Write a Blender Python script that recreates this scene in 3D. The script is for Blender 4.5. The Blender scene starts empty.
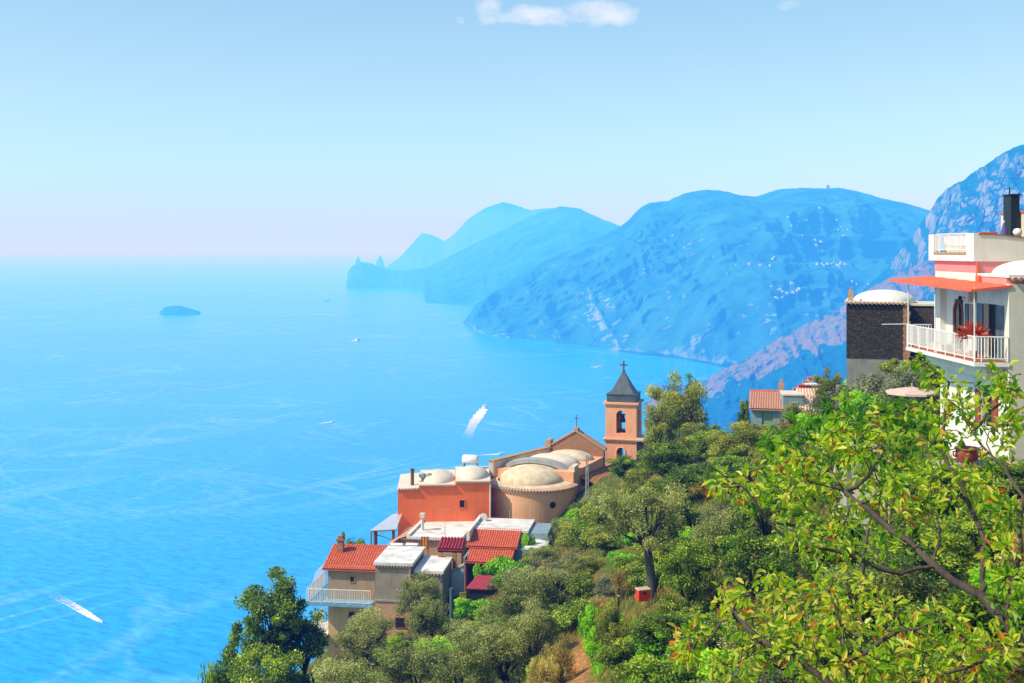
import bpy, bmesh, math, random
import numpy as np
from mathutils import Vector, Matrix

sc = bpy.context.scene
COL = sc.collection
F = 1024 * 40.0 / 36.0          # focal length in pixels
CAMZ = 400.0                    # eye height above the sea
HZ = 250.0                      # row of the horizon
PI = math.pi


def P(px, py, d):
    """world point seen at a pixel of the photograph at distance d"""
    return Vector(((px - 512) / F * d, d, CAMZ - (py - HZ) / F * d))


# ------------------------------------------------------------------ objects
def tag(o, label=None, cat=None, group=None, kind=None):
    if label: o['label'] = label
    if cat: o['category'] = cat
    if group: o['group'] = group
    if kind: o['kind'] = kind
    return o


def thing(name, label, cat, loc=(0, 0, 0), rotz=0.0, group=None):
    o = bpy.data.objects.new(name, None)
    COL.objects.link(o)
    o.empty_display_size = 0.3
    o.location = loc
    o.rotation_euler = (0, 0, rotz)
    return tag(o, label, cat, group)


def copy_tree(o, parent=None):
    c = o.copy()
    COL.objects.link(c)
    c.parent = parent
    for ch in list(o.children):
        copy_tree(ch, c)
    return c


class MB:
    """collects verts and faces, links them as one mesh object"""
    def __init__(self):
        self.v = []; self.f = []; self.m = None

    def add(self, vs, fs):
        n = len(self.v)
        for p in vs:
            p = Vector(p)
            if self.m is not None: p = self.m @ p
            self.v.append(tuple(p))
        for q in fs: self.f.append(tuple(i + n for i in q))
        return self

    def box(self, x0, x1, y0, y1, z0, z1):
        return self.add([(x0, y0, z0), (x1, y0, z0), (x1, y1, z0), (x0, y1, z0), (x0, y0, z1), (x1, y0, z1), (x1, y1, z1), (x0, y1, z1)],
                 [(0, 3, 2, 1), (4, 5, 6, 7), (0, 1, 5, 4), (1, 2, 6, 5), (2, 3, 7, 6), (3, 0, 4, 7)])

    def bbox(self, x0, x1, y0, y1, z0, z1, b=0.02):
        """box with chamfered top and vertical edges"""
        x = (x0, x0 + b, x1 - b, x1); y = (y0, y0 + b, y1 - b, y1)
        ring = lambda z, i: [(x[1], y[0] + i, z), (x[2], y[0] + i, z), (x[3] - i, y[1], z), (x[3] - i, y[2], z), (x[2], y[3] - i, z), (x[1], y[3] - i, z), (x[0] + i, y[2], z), (x[0] + i, y[1], z)]
        vs = ring(z0, 0) + ring(z1 - b, 0) + ring(z1, b * .9)
        fs = [tuple(range(7, -1, -1)), tuple(range(16, 24))]
        for k in (0, 8):
            for i in range(8): fs.append((k + i, k + (i + 1) % 8, k + 8 + (i + 1) % 8, k + 8 + i))
        return self.add(vs, fs)

    def prism(self, pts, y0, y1):
        """outline in x,z (counter-clockwise seen from -y) pushed along y"""
        n = len(pts)
        vs = [(x, y0, z) for x, z in pts] + [(x, y1, z) for x, z in pts]
        fs = [tuple(range(n)), tuple(range(2 * n - 1, n - 1, -1))]
        for i in range(n):
            j = (i + 1) % n
            fs.append((i, i + n, j + n, j))
        return self.add(vs, fs)

    def prismz(self, pts, z0, z1):
        n = len(pts)
        vs = [(x, y, z0) for x, y in pts] + [(x, y, z1) for x, y in pts]
        fs = [tuple(range(n - 1, -1, -1)), tuple(range(n, 2 * n))]
        for i in range(n):
            j = (i + 1) % n
            fs.append((i, j, j + n, i + n))
        return self.add(vs, fs)

    def tube(self, pts, rs, n=8, cap=True):
        pts = [Vector(p) for p in pts]
        if not hasattr(rs, '__len__'): rs = [rs] * len(pts)
        vs = []; fs = []
        up = None
        for i, p in enumerate(pts):
            t = (pts[min(i + 1, len(pts) - 1)] - pts[max(i - 1, 0)])
            if t.length < 1e-9: t = Vector((0, 0, 1))
            t.normalize()
            if up is None:
                up = Vector((1, 0, 0)) if abs(t.x) < .9 else Vector((0, 1, 0))
            a = up - t * up.dot(t)
            if a.length < 1e-6: a = t.orthogonal()
            a.normalize(); b = t.cross(a); up = a
            for k in range(n):
                th = 2 * PI * k / n
                vs.append(p + (a * math.cos(th) + b * math.sin(th)) * rs[i])
        for i in range(len(pts) - 1):
            for k in range(n):
                k2 = (k + 1) % n
                fs.append((i * n + k, i * n + k2, (i + 1) * n + k2, (i + 1) * n + k))
        if cap:
            fs.append(tuple(range(n - 1, -1, -1)))
            m = (len(pts) - 1) * n
            fs.append(tuple(range(m, m + n)))
        return self.add(vs, fs)

    def lathe(self, prof, n=20, c=(0, 0, 0), a0=0.0, a1=2 * PI, sx=1, sy=1):
        full = abs(a1 - a0 - 2 * PI) < 1e-6
        m = n if full else n + 1
        vs = []; fs = []
        for r, z in prof:
            for k in range(m):
                a = a0 + (a1 - a0) * k / n
                vs.append((c[0] + r * math.cos(a) * sx, c[1] + r * math.sin(a) * sy, c[2] + z))
        for i in range(len(prof) - 1):
            for k in range(n):
                k2 = (k + 1) % m
                fs.append((i * m + k, i * m + k2, (i + 1) * m + k2, (i + 1) * m + k))
        return self.add(vs, fs)

    def dome(self, cx, cy, z, rx, ry, h, n=28, rows=8, skirt=.15):
        prof = [(1, -skirt)] + [(math.cos(t * PI / 2 / rows), h * math.sin(t * PI / 2 / rows)) for t in range(rows + 1)]
        return self.lathe([(max(r, .001), zz) for r, zz in prof], n, (cx, cy, z), 0, 2 * PI, rx, ry)

    def wall(self, w, h, t, holes, z0=0.0, x0=0.0):
        """wall panel from x0..x0+w, z0..h, front at y=0, thickness t; holes (xa, xb, za, zb)"""
        xs = sorted({x0, x0 + w, *[q for o in holes for q in o[:2]]})
        zs = sorted({z0, h, *[q for o in holes for q in o[2:4]]})
        inside = lambda x, z: any(o[0] < x < o[1] and o[2] < z < o[3] for o in holes)
        for i in range(len(xs) - 1):
            for j in range(len(zs) - 1):
                if inside((xs[i] + xs[i + 1]) / 2, (zs[j] + zs[j + 1]) / 2): continue
                a, b, c, d = xs[i], xs[i + 1], zs[j], zs[j + 1]
                self.add([(a, 0, c), (b, 0, c), (b, 0, d), (a, 0, d)], [(0, 1, 2, 3)])
                self.add([(a, t, c), (b, t, c), (b, t, d), (a, t, d)], [(3, 2, 1, 0)])
        for a, b, c, d in [o[:4] for o in holes]:
            self.add([(a, 0, c), (b, 0, c), (b, 0, d), (a, 0, d), (a, t, c), (b, t, c), (b, t, d), (a, t, d)],
                     [(0, 4, 5, 1), (1, 5, 6, 2), (2, 6, 7, 3), (3, 7, 4, 0)])
        a, b, c, d = x0, x0 + w, z0, h
        self.add([(a, 0, c), (b, 0, c), (b, 0, d), (a, 0, d), (a, t, c), (b, t, c), (b, t, d), (a, t, d)],
                 [(0, 1, 5, 4), (1, 2, 6, 5), (2, 3, 7, 6), (3, 0, 4, 7)])
        return self

    def arch(self, w, h, t, a, sill, spring, z0=0.0, n=10):
        """wall panel centred on x=0 with an arched opening of half width a"""
        hw = w / 2
        xs = [-a * math.cos(PI * k / n) for k in range(n + 1)]
        cur = [(x, spring + math.sqrt(max(a * a - x * x, 0))) for x in xs]
        def both(q):
            self.add([(x, 0, z) for x, z in q], [tuple(range(len(q)))])
            self.add([(x, t, z) for x, z in q], [tuple(range(len(q) - 1, -1, -1))])
        both([(-hw, z0), (-a, z0), (-a, h), (-hw, h)]); both([(a, z0), (hw, z0), (hw, h), (a, h)])
        if sill > z0: both([(-a, z0), (a, z0), (a, sill), (-a, sill)])
        for i in range(n):
            both([cur[i], cur[i + 1], (cur[i + 1][0], h), (cur[i][0], h)])
        path = [(-a, sill)] + cur + [(a, sill)]
        for i in range(len(path) - 1):
            p, q = path[i], path[i + 1]
            self.add([(p[0], 0, p[1]), (q[0], 0, q[1]), (q[0], t, q[1]), (p[0], t, p[1])], [(0, 1, 2, 3)])
        if sill > z0: self.add([(-a, 0, sill), (a, 0, sill), (a, t, sill), (-a, t, sill)], [(0, 1, 2, 3)])
        self.add([(-hw, 0, z0), (hw, 0, z0), (hw, 0, h), (-hw, 0, h), (-hw, t, z0), (hw, t, z0), (hw, t, h), (-hw, t, h)],
                 [(1, 5, 6, 2), (2, 6, 7, 3), (3, 7, 4, 0)])
        return self

    def build(self, name, mat, parent=None, smooth=False):
        me = bpy.data.meshes.new(name)
        me.from_pydata(self.v, [], self.f)
        me.materials.append(mat)
        if smooth:
            me.polygons.foreach_set('use_smooth', [True] * len(me.polygons))
        me.update()
        o = bpy.data.objects.new(name, me)
        COL.objects.link(o)
        o.parent = parent
        return o


def grid_mesh(name, V, mat, attrs=None, smooth=True, closed_u=False):
    """V: (nu, nv, 3) array"""
    nu, nv, _ = V.shape
    idx = np.arange(nu * nv).reshape(nu, nv)
    q = np.stack([idx[:-1, :-1], idx[1:, :-1], idx[1:, 1:], idx[:-1, 1:]], -1).reshape(-1, 4)
    me = bpy.data.meshes.new(name)
    me.vertices.add(nu * nv)
    me.vertices.foreach_set('co', V.reshape(-1).astype(np.float32))
    me.loops.add(q.size)
    me.loops.foreach_set('vertex_index', q.reshape(-1).astype(np.int32))
    me.polygons.add(len(q))
    me.polygons.foreach_set('loop_start', np.arange(0, q.size, 4, dtype=np.int32))
    me.polygons.foreach_set('use_smooth', np.full(len(q), smooth))
    me.update(calc_edges=True)
    me.validate()
    for k, a in (attrs or {}).items():
        at = me.attributes.new(k, 'FLOAT', 'POINT')
        at.data.foreach_set('value', a.reshape(-1).astype(np.float32))
    me.materials.append(mat)
    o = bpy.data.objects.new(name, me)
    COL.objects.link(o)
    return o


# ------------------------------------------------------------------ noise
def _hash(ix, iy, iz, s):
    n = (ix * 374761393 + iy * 668265263 + iz * 2147483647 + s * 1274126177) & 0xffffffff
    n = ((n ^ (n >> 13)) * 1274126177) & 0xffffffff
    n = ((n ^ (n >> 16)) * 2246822519) & 0xffffffff
    return ((n ^ (n >> 15)) & 0xffffff) / float(0xffffff) * 2 - 1


def vnoise(x, y, z=0.0, s=0):
    x, y, z = np.broadcast_arrays(np.asarray(x, float), np.asarray(y, float), np.asarray(z, float))
    ix, iy, iz = (np.floor(q).astype(np.int64) for q in (x, y, z))
    fx, fy, fz = x - ix, y - iy, z - iz
    u, v, w = (q * q * q * (q * (q * 6 - 15) + 10) for q in (fx, fy, fz))
    r = 0
    for a in (0, 1):
        for b in (0, 1):
            for c in (0, 1):
                r = r + _hash(ix + a, iy + b, iz + c, s) * (u if a else 1 - u) * (v if b else 1 - v) * (w if c else 1 - w)
    return r


def fbm(x, y, z=0.0, s=0, o=5, gain=.5, ridged=False):
    r = 0; a = 1.0; f = 1.0; t = 0
    for k in range(o):
        n = vnoise(x * f, y * f, z * f, s + k * 17)
        if ridged: n = 1 - 2 * np.abs(n)
        r = r + a * n; t += a; a *= gain; f *= 2.03
    return r / t


# ------------------------------------------------------------------ materials
def nt_new(name):
    m = bpy.data.materials.new(name)
    m.use_nodes = True
    nt = m.node_tree
    nt.nodes.clear()
    return m, nt


def N(nt, typ, **kw):
    n = nt.nodes.new(typ)
    for k, v in kw.items():
        if k.startswith('i_'):
            key = k[2:]
            key = int(key) if key.isdigit() else key.replace('_', ' ')
            n.inputs[key].default_value = v
        else:
            setattr(n, k, v)
    return n


def ramp(nt, stops, interp='LINEAR'):
    n = nt.nodes.new('ShaderNodeValToRGB')
    n.color_ramp.interpolation = interp
    e = n.color_ramp.elements
    while len(e) < len(stops): e.new(0.5)
    for k, (p, c) in enumerate(stops):
        e[k].position = p
        e[k].color = (*c, 1) if len(c) == 3 else c
    return n


def rgb(c): return (c[0], c[1], c[2], 1)


def surf(name, c1, c2=None, scale=1.5, rough=.85, bump=.25, bscale=14, c3=None, streak=0.0, metal=0, spec=.3, stretch=(1, 1, 1), grime=0.0):
    """plaster / stone / painted surface: two or three colours in noise, drip streaks, bump"""
    m, nt = nt_new(name)
    L = nt.links.new
    out = N(nt, 'ShaderNodeOutputMaterial')
    b = N(nt, 'ShaderNodeBsdfPrincipled', i_Roughness=rough, i_Metallic=metal)
    b.inputs['Specular IOR Level'].default_value = spec
    L(b.outputs[0], out.inputs[0])
    tc = N(nt, 'ShaderNodeTexCoord')
    mp = N(nt, 'ShaderNodeMapping'); mp.inputs['Scale'].default_value = stretch
    L(tc.outputs['Object'], mp.inputs[0])
    n1 = N(nt, 'ShaderNodeTexNoise', i_Scale=scale, i_Detail=7.0, i_Roughness=.65)
    L(mp.outputs[0], n1.inputs['Vector'])
    c2 = c2 or tuple(x * .7 for x in c1)
    st = [(.38, c1), (.66, c2)] if not c3 else [(.35, c1), (.55, c2), (.7, c3)]
    rp = ramp(nt, st)
    L(n1.outputs[0], rp.inputs[0])
    colr = rp.outputs[0]
    if streak:
        mp2 = N(nt, 'ShaderNodeMapping'); mp2.inputs['Scale'].default_value = (2.3, 2.3, .3)
        L(tc.outputs['Object'], mp2.inputs[0])
        n2 = N(nt, 'ShaderNodeTexNoise', i_Scale=1.3, i_Detail=5.0, i_Roughness=.7)
        L(mp2.outputs[0], n2.inputs['Vector'])
        r2 = ramp(nt, [(.47, (0, 0, 0)), (.72, (1, 1, 1))])
        L(n2.outputs[0], r2.inputs[0])
        mx = N(nt, 'ShaderNodeMix', data_type='RGBA', blend_type='MULTIPLY')
        ml = N(nt, 'ShaderNodeMath', operation='MULTIPLY'); ml.inputs[1].default_value = streak * .8
        L(r2.outputs[0], ml.inputs[0]); L(ml.outputs[0], mx.inputs[0])
        L(colr, mx.inputs[6]); mx.inputs[7].default_value = (.55, .50, .45, 1)
        colr = mx.outputs[2]
    L(colr, b.inputs['Base Color'])
    if bump:
        n3 = N(nt, 'ShaderNodeTexNoise', i_Scale=bscale, i_Detail=6.0)
        L(mp.outputs[0], n3.inputs['Vector'])
        bp = N(nt, 'ShaderNodeBump', i_Strength=bump, i_Distance=.05)
        L(n3.outputs[0], bp.inputs['Height']); L(bp.outputs[0], b.inputs['Normal'])
    return m


def stone(name, cols, scale=3.0, mortar=(.3, .27, .22), rough=.9, squash=1.6):
    """rubble stone: voronoi cells with joints"""
    m, nt = nt_new(name)
    L = nt.links.new
    out = N(nt, 'ShaderNodeOutputMaterial')
    b = N(nt, 'ShaderNodeBsdfPrincipled', i_Roughness=rough)
    b.inputs['Specular IOR Level'].default_value = .2
    L(b.outputs[0], out.inputs[0])
    tc = N(nt, 'ShaderNodeTexCoord')
    mp = N(nt, 'ShaderNodeMapping'); mp.inputs['Scale'].default_value = (1, 1, squash)
    L(tc.outputs['Object'], mp.inputs[0])
    nz = N(nt, 'ShaderNodeTexNoise', i_Scale=2.0, i_Detail=3.0)
    L(mp.outputs[0], nz.inputs['Vector'])
    ad = N(nt, 'ShaderNodeMix', data_type='RGBA', blend_type='LINEAR_LIGHT'); ad.inputs[0].default_value = .12
    L(mp.outputs[0], ad.inputs[6]); L(nz.outputs[1], ad.inputs[7])
    v1 = N(nt, 'ShaderNodeTexVoronoi', i_Scale=scale)
    v2 = N(nt, 'ShaderNodeTexVoronoi', feature='DISTANCE_TO_EDGE', i_Scale=scale)
    L(ad.outputs[2], v1.inputs['Vector']); L(ad.outputs[2], v2.inputs['Vector'])
    sp = N(nt, 'ShaderNodeSeparateColor'); L(v1.outputs['Color'], sp.inputs[0])
    rp = ramp(nt, [(i / max(len(cols) - 1, 1), c) for i, c in enumerate(cols)])
    L(sp.outputs[0], rp.inputs[0])
    r2 = ramp(nt, [(.02, (0, 0, 0)), (.09, (1, 1, 1))]); L(v2.outputs['Distance'], r2.inputs[0])
    mx = N(nt, 'ShaderNodeMix', data_type='RGBA')
    L(r2.outputs[0], mx.inputs[0]); mx.inputs[6].default_value = rgb(mortar); L(rp.outputs[0], mx.inputs[7])
    L(mx.outputs[2], b.inputs['Base Color'])
    bp = N(nt, 'ShaderNodeBump', i_Strength=.6, i_Distance=.06)
    L(r2.outputs[0], bp.inputs['Height']); L(bp.outputs[0], b.inputs['Normal'])
    return m


def leafmat(name, stops, trans=.35, rough=.5, spec=.35, vary=.25, gain=1.75):
    stops = [(p, tuple(min(x * gain, .75) for x in c)) for p, c in stops]
    """leaves: per-leaf value 'lv' plus a shift per tree picks the colour"""
    m, nt = nt_new(name)
    L = nt.links.new
    out = N(nt, 'ShaderNodeOutputMaterial')
    at = N(nt, 'ShaderNodeAttribute', attribute_name='lv')
    oi = N(nt, 'ShaderNodeObjectInfo')
    ma = N(nt, 'ShaderNodeMath', operation='MULTIPLY_ADD'); ma.inputs[1].default_value = vary; ma.inputs[2].default_value = -vary / 2
    L(oi.outputs['Random'], ma.inputs[0])
    ad = N(nt, 'ShaderNodeMath', operation='ADD'); L(at.outputs['Fac'], ad.inputs[0]); L(ma.outputs[0], ad.inputs[1])
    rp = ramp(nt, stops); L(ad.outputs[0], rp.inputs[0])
    b = N(nt, 'ShaderNodeBsdfPrincipled', i_Roughness=rough)
    b.inputs['Specular IOR Level'].default_value = spec
    L(rp.outputs[0], b.inputs['Base Color'])
    tr = N(nt, 'ShaderNodeBsdfTranslucent')
    hs = N(nt, 'ShaderNodeHueSaturation'); hs.inputs['Saturation'].default_value = 1.15; hs.inputs['Value'].default_value = 1.5
    L(rp.outputs[0], hs.inputs['Color']); L(hs.outputs[0], tr.inputs[0])
    mx = N(nt, 'ShaderNodeMixShader'); mx.inputs[0].default_value = trans
    L(b.outputs[0], mx.inputs[1]); L(tr.outputs[0], mx.inputs[2]); L(mx.outputs[0], out.inputs[0])
    return m


# ------------------------------------------------------------------ camera, sun, sky
cam = bpy.data.cameras.new('camera')
camo = bpy.data.objects.new('camera', cam)
COL.objects.link(camo)
camo.location = (0, 0, CAMZ)
camo.rotation_euler = (PI / 2, 0, 0)
cam.lens = 40; cam.sensor_width = 36; cam.sensor_fit = 'HORIZONTAL'
cam.shift_y = -(341.5 - HZ) / 1024
cam.clip_start = .1; cam.clip_end = 500000
sc.camera = camo

SUN = Vector((-.64, -.20, .68)).normalized()
EL = math.asin(SUN.z); AZ = math.atan2(SUN.x, SUN.y)
sl = bpy.data.lights.new('sun', 'SUN')
sl.energy = 5.0
sl.angle = math.radians(.53)
sl.color = (1, .95, .90)
so = bpy.data.objects.new('sun', sl)
COL.objects.link(so)
so.rotation_euler = (-SUN).to_track_quat('-Z', 'Y').to_euler()
so.location = (-60, 20, 480)

w = bpy.data.worlds.new('World')
sc.world = w
w.use_nodes = True
nt = w.node_tree
nt.nodes.clear()
L = nt.links.new
wo = N(nt, 'ShaderNodeOutputWorld')
bg = N(nt, 'ShaderNodeBackground'); bg.inputs[1].default_value = .155
sky = N(nt, 'ShaderNodeTexSky', sky_type='NISHITA', sun_disc=False)
sky.sun_elevation = EL; sky.sun_rotation = AZ
sky.altitude = 300; sky.air_density = 1.0; sky.dust_density = .75; sky.ozone_density = 1.0
# a few cumulus clouds low above the mountains
tc = N(nt, 'ShaderNodeTexCoord')
mp = N(nt, 'ShaderNodeMapping'); mp.inputs['Scale'].default_value = (1, 1, 1.7)
L(tc.outputs['Generated'], mp.inputs[0])
cn = N(nt, 'ShaderNodeTexNoise', i_Scale=24.0, i_Detail=7.0, i_Roughness=.58)
L(mp.outputs[0], cn.inputs['Vector'])
acc = None
for px, py, rx, ry, amp in ((535, 17, 85, 17, 1), (595, 12, 56, 22, 1), (488, 12, 26, 24, 1), (459, 20, 12, 8, .9), (806, 4, 60, 14, .62), (690, 2, 80, 9, .5)):
    dv = Vector(((px - 512) / F, 1, -(py - HZ) / F)).normalized()
    sb = N(nt, 'ShaderNodeVectorMath', operation='SUBTRACT'); L(tc.outputs['Generated'], sb.inputs[0]); sb.inputs[1].default_value = dv
    ms = N(nt, 'ShaderNodeVectorMath', operation='MULTIPLY'); L(sb.outputs[0], ms.inputs[0]); ms.inputs[1].default_value = (F / rx, F / rx, F / ry)
    ln = N(nt, 'ShaderNodeVectorMath', operation='LENGTH'); L(ms.outputs[0], ln.inputs[0])
    mr = N(nt, 'ShaderNodeMapRange'); mr.inputs[1].default_value = .35; mr.inputs[2].default_value = 1.25; mr.inputs[3].default_value = amp; mr.inputs[4].default_value = 0
    L(ln.outputs['Value'], mr.inputs[0])
    if acc is None: acc = mr.outputs[0]
    else:
        mxm = N(nt, 'ShaderNodeMath', operation='MAXIMUM'); L(acc, mxm.inputs[0]); L(mr.outputs[0], mxm.inputs[1]); acc = mxm.outputs[0]
am = N(nt, 'ShaderNodeMath', operation='MULTIPLY_ADD'); L(acc, am.inputs[0]); am.inputs[1].default_value = .62; am.inputs[2].default_value = -.62
ac = N(nt, 'ShaderNodeMath', operation='ADD'); L(am.outputs[0], ac.inputs[0]); L(cn.outputs[0], ac.inputs[1])
cr = ramp(nt, [(.28, (0, 0, 0)), (.72, (.92, .92, .92))]); L(ac.outputs[0], cr.inputs[0])
gt = N(nt, 'ShaderNodeMath', operation='MULTIPLY'); L(cr.outputs[0], gt.inputs[0])
g2 = N(nt, 'ShaderNodeMath', operation='GREATER_THAN'); L(acc, g2.inputs[0]); g2.inputs[1].default_value = .001
L(g2.outputs[0], gt.inputs[1])
SKYT = N(nt, 'ShaderNodeMix', data_type='RGBA', blend_type='MULTIPLY'); SKYT.inputs[0].default_value = 1
L(sky.outputs[0], SKYT.inputs[6]); sz = N(nt, 'ShaderNodeSeparateXYZ'); L(tc.outputs['Generated'], sz.inputs[0])
# sky tint by height, painted in to take the warm cast out of the horizon
hr = ramp(nt, [(.0, (.74, 1.22, .94)), (.05, (.77, 1.20, .93)), (.14, (.98, 1.13, .92)), (.3, (1.06, 1.13, .98))]); L(sz.outputs[2], hr.inputs[0]); L(hr.outputs[0], SKYT.inputs[7])
mxc = N(nt, 'ShaderNodeMix', data_type='RGBA')
L(gt.outputs[0], mxc.inputs[0]); L(SKYT.outputs[2], mxc.inputs[6]); mxc.inputs[7].default_value = (7.1, 7.3, 7.4, 1)
L(mxc.outputs[2], bg.inputs[0]); L(bg.outputs[0], wo.inputs[0])

sc.view_settings.view_transform = 'Standard'
sc.view_settings.look = 'None'
sc.view_settings.exposure = 0
sc.render.engine = 'CYCLES'
sc.cycles.use_denoising = True
sc.cycles.max_bounces = 7
sc.cycles.diffuse_bounces = 3
sc.cycles.transmission_bounces = 4
sc.cycles.transparent_max_bounces = 12
sc.cycles.volume_bounces = 0
sc.cycles.caustics_reflective = False
sc.cycles.caustics_refractive = False

# ------------------------------------------------------------------ haze: blue marine air lying over the bay
HB = 1 / 2400.0; HG = 1 / 7800.0; HR = 1 / 70000.0      # extinction per metre, blue > green > red
HE = (.75, .79, 1.04)                                     # what it fades to
m, nt = nt_new('sea_haze')
L = nt.links.new
out = N(nt, 'ShaderNodeOutputMaterial')
va = N(nt, 'ShaderNodeVolumeAbsorption'); va.inputs[1].default_value = HB
va.inputs[0].default_value = (1 - HR / HB, 1 - HG / HB, 0, 1)
ve = N(nt, 'ShaderNodeEmission'); ve.inputs[1].default_value = 1.0
ve.inputs[0].default_value = (HR * HE[0], HG * HE[1], HB * HE[2], 1)  # glow stands in for daylight scattered by the air
ads = N(nt, 'ShaderNodeAddShader'); L(va.outputs[0], ads.inputs[0]); L(ve.outputs[0], ads.inputs[1]); L(ads.outputs[0], out.inputs[1])
m.cycles.homogeneous_volume = True
def haze_mat(name, ext, col):
    m, nt = nt_new(name)
    out = N(nt, 'ShaderNodeOutputMaterial')
    va = N(nt, 'ShaderNodeVolumeAbsorption'); va.inputs[1].default_value = ext; va.inputs[0].default_value = (0, 0, 0, 1)
    ve = N(nt, 'ShaderNodeEmission'); ve.inputs[1].default_value = 1.0; ve.inputs[0].default_value = tuple(ext * c for c in col) + (1,)  # again a glow in place of scattered daylight
    ads = N(nt, 'ShaderNodeAddShader'); nt.links.new(va.outputs[0], ads.inputs[0]); nt.links.new(ve.outputs[0], ads.inputs[1]); nt.links.new(ads.outputs[0], out.inputs[1])
    m.cycles.homogeneous_volume = True
    return m


fh = MB().box(-299500, 299500, 9000, 310500, -390, 760).build('horizon_haze', haze_mat('horizon_haze', 1 / 110000.0, (.56, .76, .94)))
tag(fh, kind='structure')
hz = MB().box(-300000, 300000, -300, 311000, -400, 950).build('haze', m)
tag(hz, kind='structure')
# ------------------------------------------------------------------ the sea
m, nt = nt_new('sea_water')
L = nt.links.new
out = N(nt, 'ShaderNodeOutputMaterial')
b = N(nt, 'ShaderNodeBsdfPrincipled', i_Roughness=.22, i_IOR=1.33)
L(b.outputs[0], out.inputs[0])
geo = N(nt, 'ShaderNodeNewGeometry')
def sea_noise(scale, stretch=(1, 1, 1), rot=0, detail=4, dist=0, rough=.55):
    m0 = N(nt, 'ShaderNodeMapping'); m0.inputs['Rotation'].default_value = (0, 0, rot)
    mp = N(nt, 'ShaderNodeMapping'); mp.inputs['Scale'].default_value = stretch
    L(geo.outputs['Position'], m0.inputs[0]); L(m0.outputs[0], mp.inputs[0])
    n = N(nt, 'ShaderNodeTexNoise', i_Scale=scale, i_Detail=detail, i_Roughness=rough, i_Distortion=dist)
    L(mp.outputs[0], n.inputs['Vector'])
    return n
big = sea_noise(1 / 900., (1, .6, 1), .3, 5, .6)
c1 = ramp(nt, [(.3, (.006, .29, .84)), (.7, (.012, .37, .92))]); L(big.outputs[0], c1.inputs[0])
# slicks and old wakes: thin pale curling lines
def lines(scale, stretch, rot, dist, wd, off=.5):
    n = sea_noise(scale, stretch, rot, 3, dist, .45)
    s = N(nt, 'ShaderNodeMath', operation='SUBTRACT'); L(n.outputs[0], s.inputs[0]); s.inputs[1].default_value = off
    a = N(nt, 'ShaderNodeMath', operation='ABSOLUTE'); L(s.outputs[0], a.inputs[0])
    r = N(nt, 'ShaderNodeMapRange'); r.inputs[1].default_value = 0; r.inputs[2].default_value = wd; r.inputs[3].default_value = 1; r.inputs[4].default_value = 0
    L(a.outputs[0], r.inputs[0]); return r.outputs[0]
l1 = lines(1 / 480., (.32, 1, 1), -.95, 1.3, .020)
l2 = lines(1 / 380., (.4, 1, 1), .85, 1.2, .022, .47)
l3 = lines(1 / 300., (.3, 1, 1), -1.2, .7, .014, .55)
patch = sea_noise(1 / 520., (1, .7, 1), .9, 4, .4)
pr = ramp(nt, [(.42, (0, 0, 0)), (.62, (1, 1, 1))]); L(patch.outputs[0], pr.inputs[0])
mxl = N(nt, 'ShaderNodeMath', operation='MAXIMUM'); L(l1, mxl.inputs[0]); L(l2, mxl.inputs[1])
mx3 = N(nt, 'ShaderNodeMath', operation='MAXIMUM'); L(mxl.outputs[0], mx3.inputs[0]); L(l3, mx3.inputs[1])
mm = N(nt, 'ShaderNodeMath', operation='MULTIPLY'); L(mx3.outputs[0], mm.inputs[0]); L(pr.outputs[0], mm.inputs[1])
blot = sea_noise(1 / 260., (.8, 1, 1), .2, 6, 1.0, .6)
br = ramp(nt, [(.60, (0, 0, 0)), (.76, (.7, .7, .7))]); L(blot.outputs[0], br.inputs[0])
bm = N(nt, 'ShaderNodeMath', operation='MULTIPLY'); L(br.outputs[0], bm.inputs[0]); L(pr.outputs[0], bm.inputs[1])
m2 = N(nt, 'ShaderNodeMath', operation='MAXIMUM'); L(mm.outputs[0], m2.inputs[0]); L(bm.outputs[0], m2.inputs[1])
m3 = N(nt, 'ShaderNodeMath', operation='MULTIPLY'); L(m2.outputs[0], m3.inputs[0]); m3.inputs[1].default_value = .40
mx = N(nt, 'ShaderNodeMix', data_type='RGBA'); L(m3.outputs[0], mx.inputs[0]); L(c1.outputs[0], mx.inputs[6]); mx.inputs[7].default_value = (.22, .58, .86, 1)
# chop: light and dark of small waves painted into the colour
ch = sea_noise(1 / 9., (.35, 1, 1), .5, 6, .3, .7)
cc = ramp(nt, [(.36, (.60, .70, .78)), (.62, (1.3, 1.2, 1.15))]); L(ch.outputs[0], cc.inputs[0])
mu = N(nt, 'ShaderNodeMix', data_type='RGBA', blend_type='MULTIPLY'); mu.inputs[0].default_value = 1
L(mx.outputs[2], mu.inputs[6]); L(cc.outputs[0], mu.inputs[7])
L(mu.outputs[2], b.inputs['Base Color'])
w1 = sea_noise(1 / 14., (.4, 1, 1), .5, 5, .2, .65)
bp = N(nt, 'ShaderNodeBump', i_Strength=.55, i_Distance=1.2); L(w1.outputs[0], bp.inputs['Height']); L(bp.outputs[0], b.inputs['Normal'])
b.inputs['Specular IOR Level'].default_value = .16
sea = MB().add([(-299000, -200, 0), (299000, -200, 0), (299000, 310000, 0), (-299000, 310000, 0)], [(0, 1, 2, 3)]).build('sea', m)
tag(sea, kind='structure')


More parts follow.
